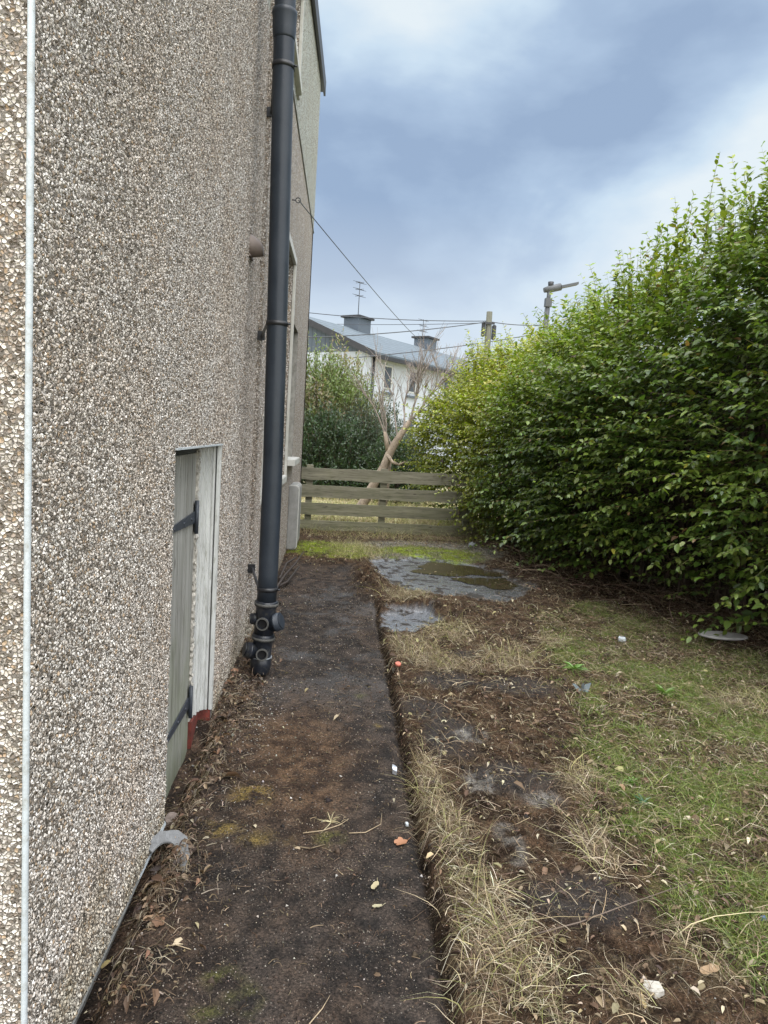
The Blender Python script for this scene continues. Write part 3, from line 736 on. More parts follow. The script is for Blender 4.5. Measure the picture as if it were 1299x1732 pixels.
tag(o, 'fine brown twig and root litter scattered on the bare soil', 'twig litter', kind='stuff')
# leaf litter
n = 19000
q = pick(lambda x, y: .025*mval('path', x, y)*(1+18*mval('walld', x, y))+(1-mval('path', x, y))*(.40+.6*mval('litter', x, y)+.55*mval('lawn', x, y))*(1-.85*mval('slab', x, y)), n)
a = rng.uniform(0, 2*math.pi, n)
D = np.stack([np.cos(a), np.sin(a), rng.normal(0, .25, n)], 1); N = np.stack([rng.normal(0, .45, n), rng.normal(0, .45, n), np.ones(n)], 1)
P = np.concatenate([q, hfun(q[:, 0], q[:, 1])[:, None]+rng.uniform(.003, .02, (n, 1))], 1)
S = rng.gamma(2.6, .0046, n)+.004
o = leaves('leaf_litter', P, D, N, S, cvar([(.09, .055, .035), (.15, .095, .06), (.26, .20, .13), (.38, .33, .24), (.06, .04, .03), (.24, .20, .11), (.12, .08, .05)], n), M_lit, wid=1.0, curl=3.2)
tag(o, 'small curled brown and tan dead leaves scattered over the yard', 'leaf litter', kind='stuff')
n = 420
q = pick(lambda x, y: .9*mval('lawn', x, y)*(.3+.7*sstep(.45, .6, fbm(x, y, 2, 55)))+.25*(1-mval('path', x, y))*(1-mval('slab', x, y))+.5*mval('litter', x, y), n)
a = rng.uniform(0, 2*math.pi, n); D = np.stack([np.cos(a), np.sin(a), rng.normal(0, .2, n)], 1); N = np.stack([rng.normal(0, .35, n), rng.normal(0, .35, n), np.ones(n)], 1)
o = leaves('fallen_leaves', np.concatenate([q, hfun(q[:, 0], q[:, 1])[:, None]+rng.uniform(.008, .022, (n, 1))], 1), D, N, rng.uniform(.022, .046, n), cvar([(.13, .08, .05), (.20, .13, .08), (.30, .23, .14), (.09, .055, .04), (.28, .25, .12)], n), M_lit, wid=1.25, curl=2.6)
tag(o, 'larger brown fallen leaves strewn over the grass and soil on the right', 'fallen leaves', kind='stuff')
n = 5200
yy = np.exp(rng.uniform(math.log(1.65), math.log(4.9), n)); xx = XW+.005+np.abs(rng.normal(0, .10, n)); kp = rng.random(n) < .25+.75*sstep(.40, .56, fbm(xx, yy, 5, 61)); xx, yy = xx[kp], yy[kp]; n = len(xx)
a = rng.uniform(0, 2*math.pi, n); L = rng.gamma(2.2, .012, n)+.006; D = np.stack([np.cos(a), np.sin(a), 0*a], 1)
o = strips('wall_debris', np.stack([xx, yy, 0*xx], 1), D, L, rng.uniform(.0012, .0036, n), np.stack([-np.sin(a), np.cos(a), 0*a], 1)*(rng.normal(0, .5, n)*L)[:, None], cvar([(.11, .075, .05), (.17, .12, .08), (.06, .04, .03), (.30, .25, .19), (.22, .17, .12)], n), M_straw, 3, (rng.uniform(.002, .028, n), rng.gamma(1.6, .006, n)), taper=.4)
tag(o, 'tangled dead roots and stalks gathered along the foot of the wall', 'debris', kind='stuff')
n = 1500
yy = np.exp(rng.uniform(math.log(1.65), math.log(4.9), n)); xx = XW+.01+np.abs(rng.normal(0, .075, n)); kp = rng.random(n) < .15+.85*sstep(.44, .58, fbm(xx, yy, 5, 61)); xx, yy = xx[kp], yy[kp]; n = len(xx)
a = rng.uniform(0, 2*math.pi, n); D = np.stack([np.cos(a), np.sin(a), rng.normal(0, .4, n)], 1); N = np.stack([rng.normal(0, .6, n), rng.normal(0, .6, n), np.ones(n)], 1)
o = leaves('wall_leaves', np.stack([xx, yy, hfun(xx, yy)+rng.uniform(.004, .03, n)], 1), D, N, rng.gamma(4, .0048, n)+.004, cvar([(.11, .065, .04), (.17, .10, .06), (.07, .045, .035), (.26, .19, .13), (.05, .035, .03)], n), M_lit, wid=1.1, curl=3.2)
tag(o, 'brown crumpled leaves gathered along the foot of the wall', 'leaf litter', kind='stuff')
# gravel specks
def chips(name, q, s, cols, mat, lift=.3):
    n = len(q)
    B = np.array([[1, 0, 0], [-.5, .87, 0], [-.5, -.87, 0], [0, 0, .8], [0, 0, -.8]])
    V = B[None]*s[:, None, None]*rng.uniform(.6, 1.4, (n, 5, 3)); a = rng.uniform(0, 6.28, n); c, s_ = np.cos(a)[:, None], np.sin(a)[:, None]
    V = np.stack([V[..., 0]*c-V[..., 1]*s_, V[..., 0]*s_+V[..., 1]*c, V[..., 2]], -1)
    V += np.concatenate([q, (hfun(q[:, 0], q[:, 1])+s*lift)[:, None]], 1)[:, None]
    Fc = np.array([[0, 1, 3], [1, 2, 3], [2, 0, 3], [1, 0, 4], [2, 1, 4], [0, 2, 4]])
    return np_mesh(name, V.reshape(-1, 3), (Fc[None]+(np.arange(n)*5)[:, None, None]).reshape(-1, 3), mat, col=np.repeat(cols, 5, axis=0))
M_chip = attr_mat('stone_chip', .8, 0, .3)
n = 2600
gp_ = onZ(430, 1215)
q = pick(lambda x, y: mval('path', x, y)*(.10+.4*mval('walld', x, y))+.06+.0*x, n)
q2 = np.stack([rng.normal(gp_[0]-.02, .10, 900), rng.normal(gp_[1], .30, 900)], 1); q2 = q2[q2[:, 0] > XW+.02]
q = np.concatenate([q, q2])
o = chips('stone_chips', q, rng.gamma(2.2, .0009, len(q))+.0006, cvar([(.36, .33, .29), (.26, .22, .18), (.17, .13, .10), (.40, .38, .36)], len(q)), M_chip)
tag(o, 'tiny pale stone chips fallen from the wall onto the path', 'stone chips', kind='stuff')
n = 16000
q = pick(lambda x, y: .6*(1-mval('slab', x, y))*(1-.7*mval('green', x, y))*(.5+.5*(1-mval('path', x, y))), n)
o = chips('soil_clods', q, rng.gamma(2.0, .0018, n)+.0012, cvar([(.035, .025, .018), (.06, .042, .03), (.02, .016, .014)], n), M_chip, .1)
tag(o, 'dark crumbs of soil lying over the ground', 'soil crumbs', kind='stuff')
n = 45000
yy = np.exp(rng.uniform(math.log(1.5), math.log(6.5), n)); xx = rng.uniform(XW+.01, KX+.05, n)
k_ = rng.random(n) < .25+.75*sstep(.40, .60, fbm(xx, yy, 7, 300)); q = np.stack([xx, yy], 1)[k_]
o = chips('path_grit', q, (rng.gamma(2.0, .0006, len(q))+.0007)*(.6+q[:, 1]*.16), cvar([(.03, .024, .019), (.06, .045, .034), (.12, .095, .07), (.018, .015, .013), (.20, .17, .14)], len(q), .35), M_chip, .2)
tag(o, 'fine dark grit and crumbs covering the path', 'grit', kind='stuff')
# moss cushions
n = 9000
q = pick(lambda x, y: mval('moss', x, y)+.5*mval('ymoss', x, y)*(y < 4)+.5*mval('gmoss', x, y)*(y < 4), n, lo=(-.55, 1.6))
D = np.stack([rng.normal(0, .5, n), rng.normal(0, .5, n), np.ones(n)], 1)
P = np.concatenate([q, hfun(q[:, 0], q[:, 1])[:, None]-.002], 1)
isy = (mval('ymoss', q[:, 0], q[:, 1]) > .05)[:, None]
isp = (q[:, 1] < 5)[:, None]
cm = np.where(isp, np.where(isy, cvar([(.26, .19, .06), (.18, .14, .05)], n), cvar([(.07, .075, .02), (.09, .085, .03)], n)), cvar([(.20, .25, .03), (.26, .30, .06), (.14, .18, .02), (.28, .25, .12)], n))
o = strips('moss', P, D/np.linalg.norm(D, axis=1, keepdims=True), np.where(q[:, 1] < 5, .006, rng.gamma(3, .006, n)+.008), rng.uniform(.0015, .004, n), np.zeros((n, 3)), cm, M_blade, 2)
tag(o, 'bright green and yellow moss tufts on the path and the slab', 'moss', kind='stuff')
# dead stems and brambles at fence foot and under the hedge
n = 2600
q = pick(lambda x, y: mval('litter', x, y)*(y > 4)+(y > 9.6)*(y < 10.6)*(x > 1.2)*.8, n, hi=(4.2, 12))
D = np.stack([rng.normal(-.2, .6, n), rng.normal(0, .6, n), rng.uniform(.1, 1.1, n)], 1); D /= np.linalg.norm(D, axis=1, keepdims=True)
P = np.concatenate([q, hfun(q[:, 0], q[:, 1])[:, None]], 1); L = rng.gamma(3, .07, n)+.05
bend = np.stack([rng.normal(-.2, .5, n), rng.normal(0, .5, n), -rng.uniform(.3, .9, n)*D[:, 2]], 1)*L[:, None]
o = strips('dead_stems', P, D, L, rng.uniform(.002, .005, n), bend, cvar([(.10, .06, .045), (.16, .11, .08), (.06, .04, .03), (.24, .18, .13)], n), M_straw, 5, taper=.3)
tag(o, 'tangle of dead reddish stems under the hedge and at the fence foot', 'dead stems', kind='stuff')
# field straw beyond the fence
n = 16000
x = rng.uniform(-1.6, 5, n); y = 10.8+rng.random(n)**1.6*9
D = np.stack([rng.normal(0, .35, n), rng.normal(0, .35, n), np.ones(n)], 1); P = np.stack([x, y, np.where(y < 12.4, hfun(x, np.minimum(y, 12.4)), Z0)], 1)
L = rng.gamma(4, .04, n)+.03; bend = np.stack([rng.normal(0, .5, n), rng.normal(0, .5, n), -rng.random(n)*.5], 1)*L[:, None]
o = strips('field_grass', P, D/np.linalg.norm(D, axis=1, keepdims=True), L, rng.uniform(.004, .010, n), bend, cvar([(.60, .53, .34), (.52, .46, .28), (.32, .33, .12), (.40, .30, .19)], n), M_straw, 3)
tag(o, 'pale dead grass standing in the field behind the fence', 'field grass', kind='stuff')

# ------------------------------------------------------------------ hedges
FY = [2.5, 5.06, 6.9, 9.3, 10.5, 13, 16.5]; FX = [3.95, 3.3, 2.78, 2.56, 2.50, 2.12, 1.8]
HY = [2.5, 5.4, 7, 8.5, 9.3, 10.5, 12, 13.2, 14.5, 16.5]; HH = [3.60, 3.42, 3.16, 2.94, 2.80, 2.78, 2.85, 2.70, 2.4, 1.8]
def hface(y): return np.interp(y, FY, FX)
def htop(y): return np.interp(y, HY, HH)
def hedge(name, label, y0, y1, dens, cols, tipcols, tufts, topy, seed):
    global rng
    rng = np.random.default_rng(seed)
    root = thing(name, label, 'hedge', (float(hface((y0+y1)/2))+.6, (y0+y1)/2, 0))
    n = int(dens*(y1-y0)*3.4)
    y = rng.uniform(y0, y1, n); ht = htop(y)+.18*(vnoise(y, y*0, 2.2, seed)-.5)*2
    z = ht*(.05+.95*rng.random(n)**.85)
    rel = z/ht
    bulge = .42*np.sin(np.pi*np.clip(rel*.95+.02, 0, 1))**.8+.22*(fbm(y, z, 1.3, seed+3)-.5)*2
    bulge += .10*(vnoise(y, z, 4, seed+8)-.5)*2
    bulge -= .50*sstep(.62, 1.0, rel)
    dep = rng.gamma(1.3, .16, n)+(rng.random(n) < .28)*(rel > .4)*rng.uniform(.2, 1.1, n)
    onTop = rng.random(n) < np.clip((rel-.80)*4, 0, .75)
    xin = np.where(onTop, rng.uniform(0, 1.1, n), dep)
    x = hface(y)-bulge*(rel < .97)+xin
    z = np.where(onTop, ht-rng.gamma(1.5, .10, n), z)
    # gaps low down
    keep = rng.random(n) < np.clip(.30+rel*1.9, 0, 1)
    keep &= (fbm(y, z, 2.6, seed+20) > .36+.10*(rel < .5)) | (rng.random(n) < .35)
    x, y, z, rel, onTop = x[keep], y[keep], z[keep], rel[keep], onTop[keep]; n = len(x)
    up_ = np.clip(rel**2*1.3, .05, 1.3)+onTop*1.2
    D = np.stack([-(1-np.clip(rel-.55, 0, .45)*1.7)*(1-onTop*.9), rng.normal(-.18, .45, n)*(1-onTop*.6), up_+rng.normal(0, .22, n)], 1)
    D /= np.linalg.norm(D, axis=1, keepdims=True)
    L = rng.gamma(9, .038, n)+.05+onTop*.05
    bend = np.stack([rng.normal(0, .05, n)-.05, rng.normal(0, .06, n), -.25*(1-onTop)*(1-rel)*rng.random(n)-.02], 1)*L[:, None]*2
    shoots = [(np.stack([x, y, z], 1), D, L, bend, np.zeros(n))]
    # tall spikes on the top
    m_ = tufts; ys = rng.uniform(y0, y1, m_); xs = hface(ys)+.05+rng.random(m_)*1.0
    hs = htop(ys)-.30
    Ls = rng.uniform(.35, .60, m_)+(rng.random(m_) < .25)*rng.uniform(.1, .28, m_)
    Ls *= np.clip(topy(ys), .4, 1.1)*.88
    Ds = np.stack([rng.normal(-.04, .10, m_), rng.normal(0, .09, m_), np.ones(m_)], 1); Ds /= np.linalg.norm(Ds, axis=1, keepdims=True)
    shoots.append((np.stack([xs, ys, hs], 1), Ds, Ls+.25, np.stack([rng.normal(0, .05, m_), rng.normal(0, .05, m_), 0*xs], 1), np.ones(m_)))
    # longer sprays arching out of the face
    m_ = int((y1-y0)*16); ys = rng.uniform(y0, y1, m_); zs = rng.uniform(.5, 2.6, m_)*np.minimum(1, htop(ys)/3.3)
    xs = hface(ys)-.30*np.sin(np.pi*zs/htop(ys))
    Ds = np.stack([-np.ones(m_), rng.normal(-.5, .4, m_), rng.uniform(-.05, .6, m_)], 1); Ds /= np.linalg.norm(Ds, axis=1, keepdims=True)
    Ls = rng.uniform(.35, .65, m_); shoots.append((np.stack([xs, ys, zs], 1), Ds, Ls, np.stack([0*xs, 0*xs, -rng.uniform(.05, .35, m_)], 1)*Ls[:, None], np.zeros(m_)))
    P0 = np.concatenate([s[0] for s in shoots]); D0 = np.concatenate([s[1] for s in shoots]); L0 = np.concatenate([s[2] for s in shoots]); B0 = np.concatenate([s[3] for s in shoots]); K0 = np.concatenate([s[4] for s in shoots])
    N = len(P0)
    strips('stems', P0, D0, L0, np.where(K0 > 0, .006, .0045), B0, cvar([(.10, .075, .045), (.07, .055, .03), (.14, .13, .05)], N), M_straw, 4, parent=root, taper=.5)
    sp_ = .045
    cnt = np.maximum(3, (L0/sp_).astype(int)); idx = np.repeat(np.arange(N), cnt*2)
    kk = np.concatenate([np.repeat(np.arange(c), 2) for c in cnt]); sd = np.concatenate([np.tile([0, 1], c) for c in cnt])
    t = (kk+.6+rng.uniform(-.15, .15, len(kk)))/cnt[idx]; t = np.clip(t, 0, 1.02)
    keep = rng.random(len(t)) < .90
    idx, kk, sd, t = idx[keep], kk[keep], sd[keep], t[keep]
    P = P0[idx]+D0[idx]*(L0[idx]*t)[:, None]+B0[idx]*(t**2)[:, None]
    T = D0[idx]+2*B0[idx]*t[:, None]/np.maximum(L0[idx], .05)[:, None]*1.0; T /= np.linalg.norm(T, axis=1, keepdims=True)
    # decussate pairs: side vector alternates
    ref = np.where(np.abs(T[:, 2:3]) > .8, np.array([[0, 1., 0]]), np.array([[0, 0, 1.]]))
    U = np.cross(T, ref); U /= np.linalg.norm(U, axis=1, keepdims=True); Wv = np.cross(T, U)
    roll = (kk % 2)*math.pi/2*np.where(K0[idx] > 0, 1, .35)+rng.normal(0, .35, len(kk))+sd*math.pi
    S_ = U*np.cos(roll)[:, None]+Wv*np.sin(roll)[:, None]
    ang = np.where(K0[idx] > 0, .75, .95)+rng.normal(0, .22, len(kk))
    Dl = T*np.cos(ang)[:, None]+S_*np.sin(ang)[:, None]; Dl[:, 2] -= np.where(K0[idx] > 0, .05, .22)
    Nl = np.array([[-.25, -.15, 1.0]])+rng.normal(0, .32, (len(kk), 3))
    size = rng.normal(.066, .017, len(kk))*np.clip(1.25-.55*t, .5, 1.1); size = np.clip(size, .02, .10)
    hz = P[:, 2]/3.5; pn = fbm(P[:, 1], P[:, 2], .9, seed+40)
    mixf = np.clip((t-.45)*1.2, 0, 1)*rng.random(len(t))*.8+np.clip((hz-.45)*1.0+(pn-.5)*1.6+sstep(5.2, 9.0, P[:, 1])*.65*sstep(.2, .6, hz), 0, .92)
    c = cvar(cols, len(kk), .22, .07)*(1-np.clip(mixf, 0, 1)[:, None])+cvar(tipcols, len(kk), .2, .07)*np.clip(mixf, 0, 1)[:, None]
    yel = rng.random(len(kk)) < .02; c[yel] = cvar([(.32, .30, .05), (.20, .12, .05), (.14, .08, .04)], yel.sum())
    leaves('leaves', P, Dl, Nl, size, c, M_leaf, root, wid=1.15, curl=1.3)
    # woody stems inside
    wn = int((y1-y0)*40)
    b = MB()
    for k in range(wn):
        yy = rng.uniform(y0, y1); xx = float(hface(yy))+rng.uniform(.2, .8); hh = float(htop(yy))*rng.uniform(.5, .85)
        lx, ly = np.clip(rng.normal(.02, .06), -.05, .2), np.clip(rng.normal(0, .10), -.2, .2)
        pts = [(xx+lx*s*hh+rng.normal(0, .02), yy+ly*s*hh+rng.normal(0, .02), -.1+s*hh) for s in np.linspace(0, 1, 5)]
        b.tube(pts, [r*rng.uniform(.7, 1.2) for r in (.014, .012, .009, .007, .004)], 5, False)
        for j in range(3):
            s = rng.uniform(.05, .6); p0 = Vector(pts[0]).lerp(Vector(pts[4]), s); d = Vector((rng.normal(-.5, .4), rng.normal(0, .6), rng.uniform(.1, .9))).normalized()*rng.uniform(.2, .6)
            b.tube([p0, p0+d*.5+Vector((0, 0, .03)), p0+d], [.005, .004, .002], 4, False)
    b.build('branches', M_bark, root)
    # added dark slab for the twiggy inside, blocks sky and light
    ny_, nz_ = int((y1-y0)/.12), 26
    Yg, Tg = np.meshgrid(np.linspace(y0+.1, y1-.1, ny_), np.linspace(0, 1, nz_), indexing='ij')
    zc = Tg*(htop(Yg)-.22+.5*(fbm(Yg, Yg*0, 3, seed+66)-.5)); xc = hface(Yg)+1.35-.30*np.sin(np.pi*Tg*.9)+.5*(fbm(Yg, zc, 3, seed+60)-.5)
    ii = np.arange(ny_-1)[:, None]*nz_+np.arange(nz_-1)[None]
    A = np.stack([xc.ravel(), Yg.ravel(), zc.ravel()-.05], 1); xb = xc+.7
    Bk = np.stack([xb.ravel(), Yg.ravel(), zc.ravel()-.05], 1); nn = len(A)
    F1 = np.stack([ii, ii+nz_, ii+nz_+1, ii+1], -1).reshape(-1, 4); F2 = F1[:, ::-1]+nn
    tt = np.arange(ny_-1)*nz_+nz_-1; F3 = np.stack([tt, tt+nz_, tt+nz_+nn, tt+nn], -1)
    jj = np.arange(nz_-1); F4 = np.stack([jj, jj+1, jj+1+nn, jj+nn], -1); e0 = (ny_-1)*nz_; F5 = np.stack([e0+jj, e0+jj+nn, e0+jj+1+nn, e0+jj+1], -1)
    np_mesh('shade_core', np.concatenate([A, Bk]), np.concatenate([F1, F2, F3, F4, F5]), M_core, root)
    return root
M_leaf = attr_mat('hedge_leaf', .34, .28, .5); M_bark = varied('hedge_bark', (.075, .055, .04), .85, .4, 20, .6, 80)
M_core = varied('shade_core', (.040, .034, .020), .95, .6, 25, 1, 60, bd=.05)
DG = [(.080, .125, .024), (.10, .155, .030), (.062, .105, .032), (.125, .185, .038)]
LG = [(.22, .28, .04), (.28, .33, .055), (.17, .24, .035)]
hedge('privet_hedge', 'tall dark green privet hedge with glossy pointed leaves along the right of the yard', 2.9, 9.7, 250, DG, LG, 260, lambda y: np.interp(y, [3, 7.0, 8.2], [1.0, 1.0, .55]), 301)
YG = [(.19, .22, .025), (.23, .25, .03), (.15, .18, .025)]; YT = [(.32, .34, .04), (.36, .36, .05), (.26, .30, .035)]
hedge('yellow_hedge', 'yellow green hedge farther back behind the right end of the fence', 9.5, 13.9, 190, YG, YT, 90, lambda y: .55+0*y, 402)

# ------------------------------------------------------------------ fence
FEY = 10.62
fe = thing('fence', 'weathered mossy timber fence of four wide rails closing the far end of the yard', 'fence', (.7, FEY, -.08))
rails = [(.896, .704, .928, .734), (.634, .441, .665, .475), (.371, .177, .40, .21), (.106, -.085, .14, -.05)]
for zt0, zb0, zt1, zb1 in rails:
    b = MB(); k = 14; xs = np.linspace(-.60, 2.12, k+1); vs = []; fs = []
    for i_ in range(k+1):
        s = i_/k; zt = zt0+(zt1-zt0)*s+rng.normal(0, .004)-.008; zb = zb0+(zb1-zb0)*s+rng.normal(0, .004)+.010; yo = rng.normal(0, .002)
        vs += [(xs[i_], FEY-.018+yo, zb), (xs[i_], FEY-.018+yo, zt), (xs[i_], FEY+.018+yo, zt), (xs[i_], FEY+.018+yo, zb)]
    for i_ in range(k):
        for j in range(4): fs.append((i_*4+j, i_*4+(j+1) % 4, (i_+1)*4+(j+1) % 4, (i_+1)*4+j))
    fs += [(0, 3, 2, 1), (k*4, k*4+1, k*4+2, k*4+3)]
    b.add(vs, fs); b.build('rail', M_fence, fe)
for xx in (-.45, .665, 1.96): MB().box(xx-.048, xx+.048, FEY+.02, FEY+.115, -.35, .93 if xx < 1 else .94).build('post', M_fence, fe, bevel=.004)

# ------------------------------------------------------------------ overhead cable and hook
p0 = onX(494, 338, XW); p0[0] = XW+.06; p1 = onY(718, 582, 41.5)
cb = thing('telephone_cable', 'thin cable running from an eye hook on the house wall to the far chimney', 'cable', tuple(p0))
pts = [tuple(p0+(p1-p0)*s-np.array([0, 0, .35*4*s*(1-s)*.35])) for s in np.linspace(0, 1, 24)]
MB().tube(pts, [.0045+.011*s for s in np.linspace(0, 1, 24)], 6).build('cable', M_wire, cb)
b = MB(); b.tube([(XW-.01, p0[1], p0[2]), (XW+.035, p0[1], p0[2])], .006, 8)
b.tube([(p0[0]+.022*math.cos(a)-.005, p0[1], p0[2]+.022*math.sin(a)) for a in np.linspace(0, 6.283, 14)], .0045, 6, False); b.build('eye_hook', M_dark, cb)

# ------------------------------------------------------------------ neighbour house
NC = Vector((1.06, 31.0, 0)); U = Vector((3.65, 5.0, 0)).normalized(); Vv = Vector((-U.y, U.x, 0))
EZ, RZ, HD, LEN = 4.95, 6.55, 4.0, 16.0
nh = thing('neighbour_house', 'white rendered house with blue grey roof beyond the garden shrubs', 'house', tuple(NC))
M_nw = varied('white_render', (.44, .475, .53), .9, .06, 3, .3, 60, dirt=(.42, .43, .45)); M_nroof = None
def roof_mat():
    m, t, p = newmat('slate_roof', (.13, .17, .20), .8); c = t.coords(); s = t.sep(c)
    n = t.noise(c, 3, 5); w = t.math('FRACT', t.math('MULTIPLY', s[2], 5.2))
    cl = t.ramp(n, [(.3, (.085, .11, .13)), (.7, (.125, .155, .18))]); cl = t.mix(t.math('LESS_THAN', w, .14), cl, (.05, .065, .08))
    t.link(cl, p.inputs['Base Color']); return m
def clad_mat():
    m, t, p = newmat('grey_cladding', (.08, .10, .13), .6); c = t.coords(); s = t.sep(c)
    w = t.math('FRACT', t.math('MULTIPLY', t.math('SUBTRACT', t.math('MULTIPLY', s[1], U.x), t.math('MULTIPLY', s[0], U.y)), 4))
    cl = t.mix(t.math('LESS_THAN', w, .12), (.075, .095, .125), (.03, .04, .05)); t.link(cl, p.inputs['Base Color']); return m
RM, CM = roof_mat(), clad_mat()
def nb_box(u0, u1, v0, v1, z0, z1):
    return (NC+U*u0+Vv*v0+Vector((0, 0, z0)), U*(u1-u0), Vv*(v1-v0), Vector((0, 0, z1-z0)))
MB().obox(*nb_box(0, LEN, 0, 2*HD, -.3, EZ)).build('wall', M_nw, nh)
b = MB(); tri = [NC+U*uu+Vv*vv+Vector((0, 0, zz)) for uu in (-.02, LEN) for vv, zz in ((0, EZ), (2*HD, EZ), (HD, RZ-.1))]
b.add(tri, [(0, 1, 2), (5, 4, 3), (0, 2, 5, 3), (1, 4, 5, 2), (0, 3, 4, 1)]); b.build('gable', CM, nh)
b = MB(); sl = (RZ-EZ)/HD
for sgn in (0, 1):
    va, vb = (-.35, HD) if sgn == 0 else (2*HD+.35, HD)
    za = EZ-.35*sl
    q = [NC+U*uu+Vv*vv+Vector((0, 0, zz+dz)) for uu in (-.3, LEN+.3) for vv, zz in ((va, za), (vb, RZ)) for dz in (.0, .10)]
    b.add(q, [(0, 1, 3, 2), (4, 6, 7, 5), (0, 4, 5, 1), (2, 3, 7, 6), (0, 2, 6, 4), (1, 5, 7, 3)])
roof = b.build('roof', RM, nh)
b = MB()
for va, vb in ((-.37, HD), (2*HD+.37, HD)):
    q = [NC+U*uu+Vv*vv+Vector((0, 0, zz+dz)) for uu in (-.36, -.30) for vv, zz in ((va, EZ-.35*sl), (vb, RZ)) for dz in (-.16, .12)]
    b.add(q, [(0, 1, 3, 2), (4, 6, 7, 5), (0, 4, 5, 1), (2, 3, 7, 6), (0, 2, 6, 4), (1, 5, 7, 3)])
b.build('bargeboard', M_board, nh)
MB().obox(*nb_box(-.1, LEN, -.50, -.36, EZ-.32, EZ-.17)).obox(*nb_box(-.1, LEN, -.36, -.02, EZ-.26, EZ-.2)).build('gutter', M_board, nh)
p = NC+U*.12+Vv*-.08; MB().tube([p+Vector((0, 0, 0)), p+Vector((0, 0, EZ-.2))], .055, 8).build('downpipe', M_board, nh)
M_chim = varied('chimney_render', (.085, .105, .13), .8, .12, 3, .3)
def chimney(s):
    c = MB().obox(*nb_box(s-.55, s+.55, HD-.45, HD+.45, RZ-.5, RZ+.62)).build('chimney', M_chim, roof)
    MB().obox(*nb_box(s-.68, s+.68, HD-.58, HD+.58, RZ+.621, RZ+.72)).build('chimney_cap', M_board, nh)
chimney(4.47); chimney(11.5)
M_nglass, _, _ = newmat('neighbour_glass', (.05, .06, .07), .15)
def nwin(s, w, z0, z1):
    f = MB(); 
    f.obox(*nb_box(s-w/2, s+w/2, -.03, .02, z0, z0+.07)).obox(*nb_box(s-w/2, s+w/2, -.03, .02, z1-.07, z1))
    f.obox(*nb_box(s-w/2, s-w/2+.07, -.03, .02, z0+.07, z1-.07)).obox(*nb_box(s+w/2-.07, s+w/2, -.03, .02, z0+.07, z1-.07))
    f = f.build('window', M_white, nh)
    MB().obox(*nb_box(s-w/2+.03, s+w/2-.03, -.012, -.006, z0+.03, z1-.03)).build('pane', M_nglass, f)
    MB().obox(*nb_box(s-w/2-.1, s+w/2+.1, -.12, -.003, z0-.22, z0-.12)).build('sill', M_chim, f)
for s in (1.38, 3.55, 7.0, 9.2, 13): nwin(s, .72, 3.45, 4.5)
for s in (1.38, 3.55, 9.2): nwin(s, .95, 1.0, 2.2)
def aerial(pos, hgt, label):
    a = thing('tv_aerial', label, 'aerial', tuple(pos), 'television aerials on the neighbour chimneys')
    b = MB(); b.tube([pos, pos+Vector((0, 0, hgt))], .022, 6); b.build('mast', M_wire, a)
    b = MB()
    for k, z in enumerate((hgt-.05, hgt-.38, hgt-.70)):
        c = pos+Vector((0, 0, z)); b.tube([c-U*.32, c+U*.32], .014, 5)
        for j in (-.3, -.1, .1, .3): b.tube([c+U*j-Vv*.2+Vector((0, 0, -.05)), c+U*j+Vv*.2+Vector((0, 0, .05))], .010, 4)
        b.tube([c-Vv*.25, c+Vv*.25], .012, 5)
    b.build('elements', M_wire, a)
aerial(NC+U*4.35+Vv*(HD-.1)+Vector((0, 0, RZ+.7)), 1.75, 'tall television aerial with three arms on the left chimney')
aerial(NC+U*12.15+Vv*(HD+.6)+Vector((0, 0, RZ-.1)), 2.0, 'television aerial on thin mast behind the right chimney')

# ------------------------------------------------------------------ utility pole, lamp, wires
UP = onY(828, 560, 30); up = thing('utility_pole', 'wooden utility pole rising above the hedge with black boxes near its top', 'pole', (UP[0], 30, Z0))
M_polew = varied('pole_wood', (.10, .10, .075), .85, .2, 5, .5, 40, sc=(4, 4, .5))
MB().tube([(UP[0], 30, Z0-.3), (UP[0]-.03, 30, 4), (UP[0]-.06, 30, 6.78)], [.15, .14, .12], 14).build('shaft', M_polew, up)
MB().box(UP[0]-.34, UP[0]-.20, 29.9, 30.1, 5.75, 6.35).box(UP[0]+.10, UP[0]+.26, 29.9, 30.1, 5.65, 6.25).build('junction_box', M_dark, up, bevel=.03)
MB().box(UP[0]-.25, UP[0]+.16, 29.82, 29.86, 6.25, 6.33).build('crossarm', M_dark, up)
LB = onY(925, 530, 30); sl_ = thing('street_lamp', 'grey street lamp with a flat head showing above the hedge', 'street lamp', (LB[0], 30, Z0))
M_galv = varied('lamp_grey', (.06, .065, .07), .5, .1, 5, .1)
MB().tube([(LB[0]-.05, 30, Z0-.3), (LB[0]-.03, 30, 5), (LB[0], 30, 7.1)], .11, 12).tube([(LB[0], 30, 7.1), (LB[0]+.03, 30, 8.0)], .085, 12).box(LB[0]-.12, LB[0]+.14, 29.86, 30.12, 7.15, 7.5).build('shaft', M_galv, sl_)
h0 = onY(920, 491, 30); h1 = onY(977, 479, 30)
b = MB(); dxx = h1-h0
b.tube([tuple(h0), tuple(h0+dxx*.2), tuple(h0+dxx*.5), tuple(h0+dxx*.53)], [.10, .15, .15, .08], 10)
o_ = h0+dxx*.5; b.obox((o_[0], 29.84, o_[2]-.07), tuple(dxx*.5), (0, .32, 0), (0, 0, .10)); b.build('lamp_head', M_galv, sl_)
MB().tube([(h0[0]+.27, 30, h0[2]+.10), (h0[0]+.27, 30, h0[2]+.22), (h0[0]+.27, 30, h0[2]+.36)], [.05, .11, .12], 10).build('light_sensor', M_dark, sl_)
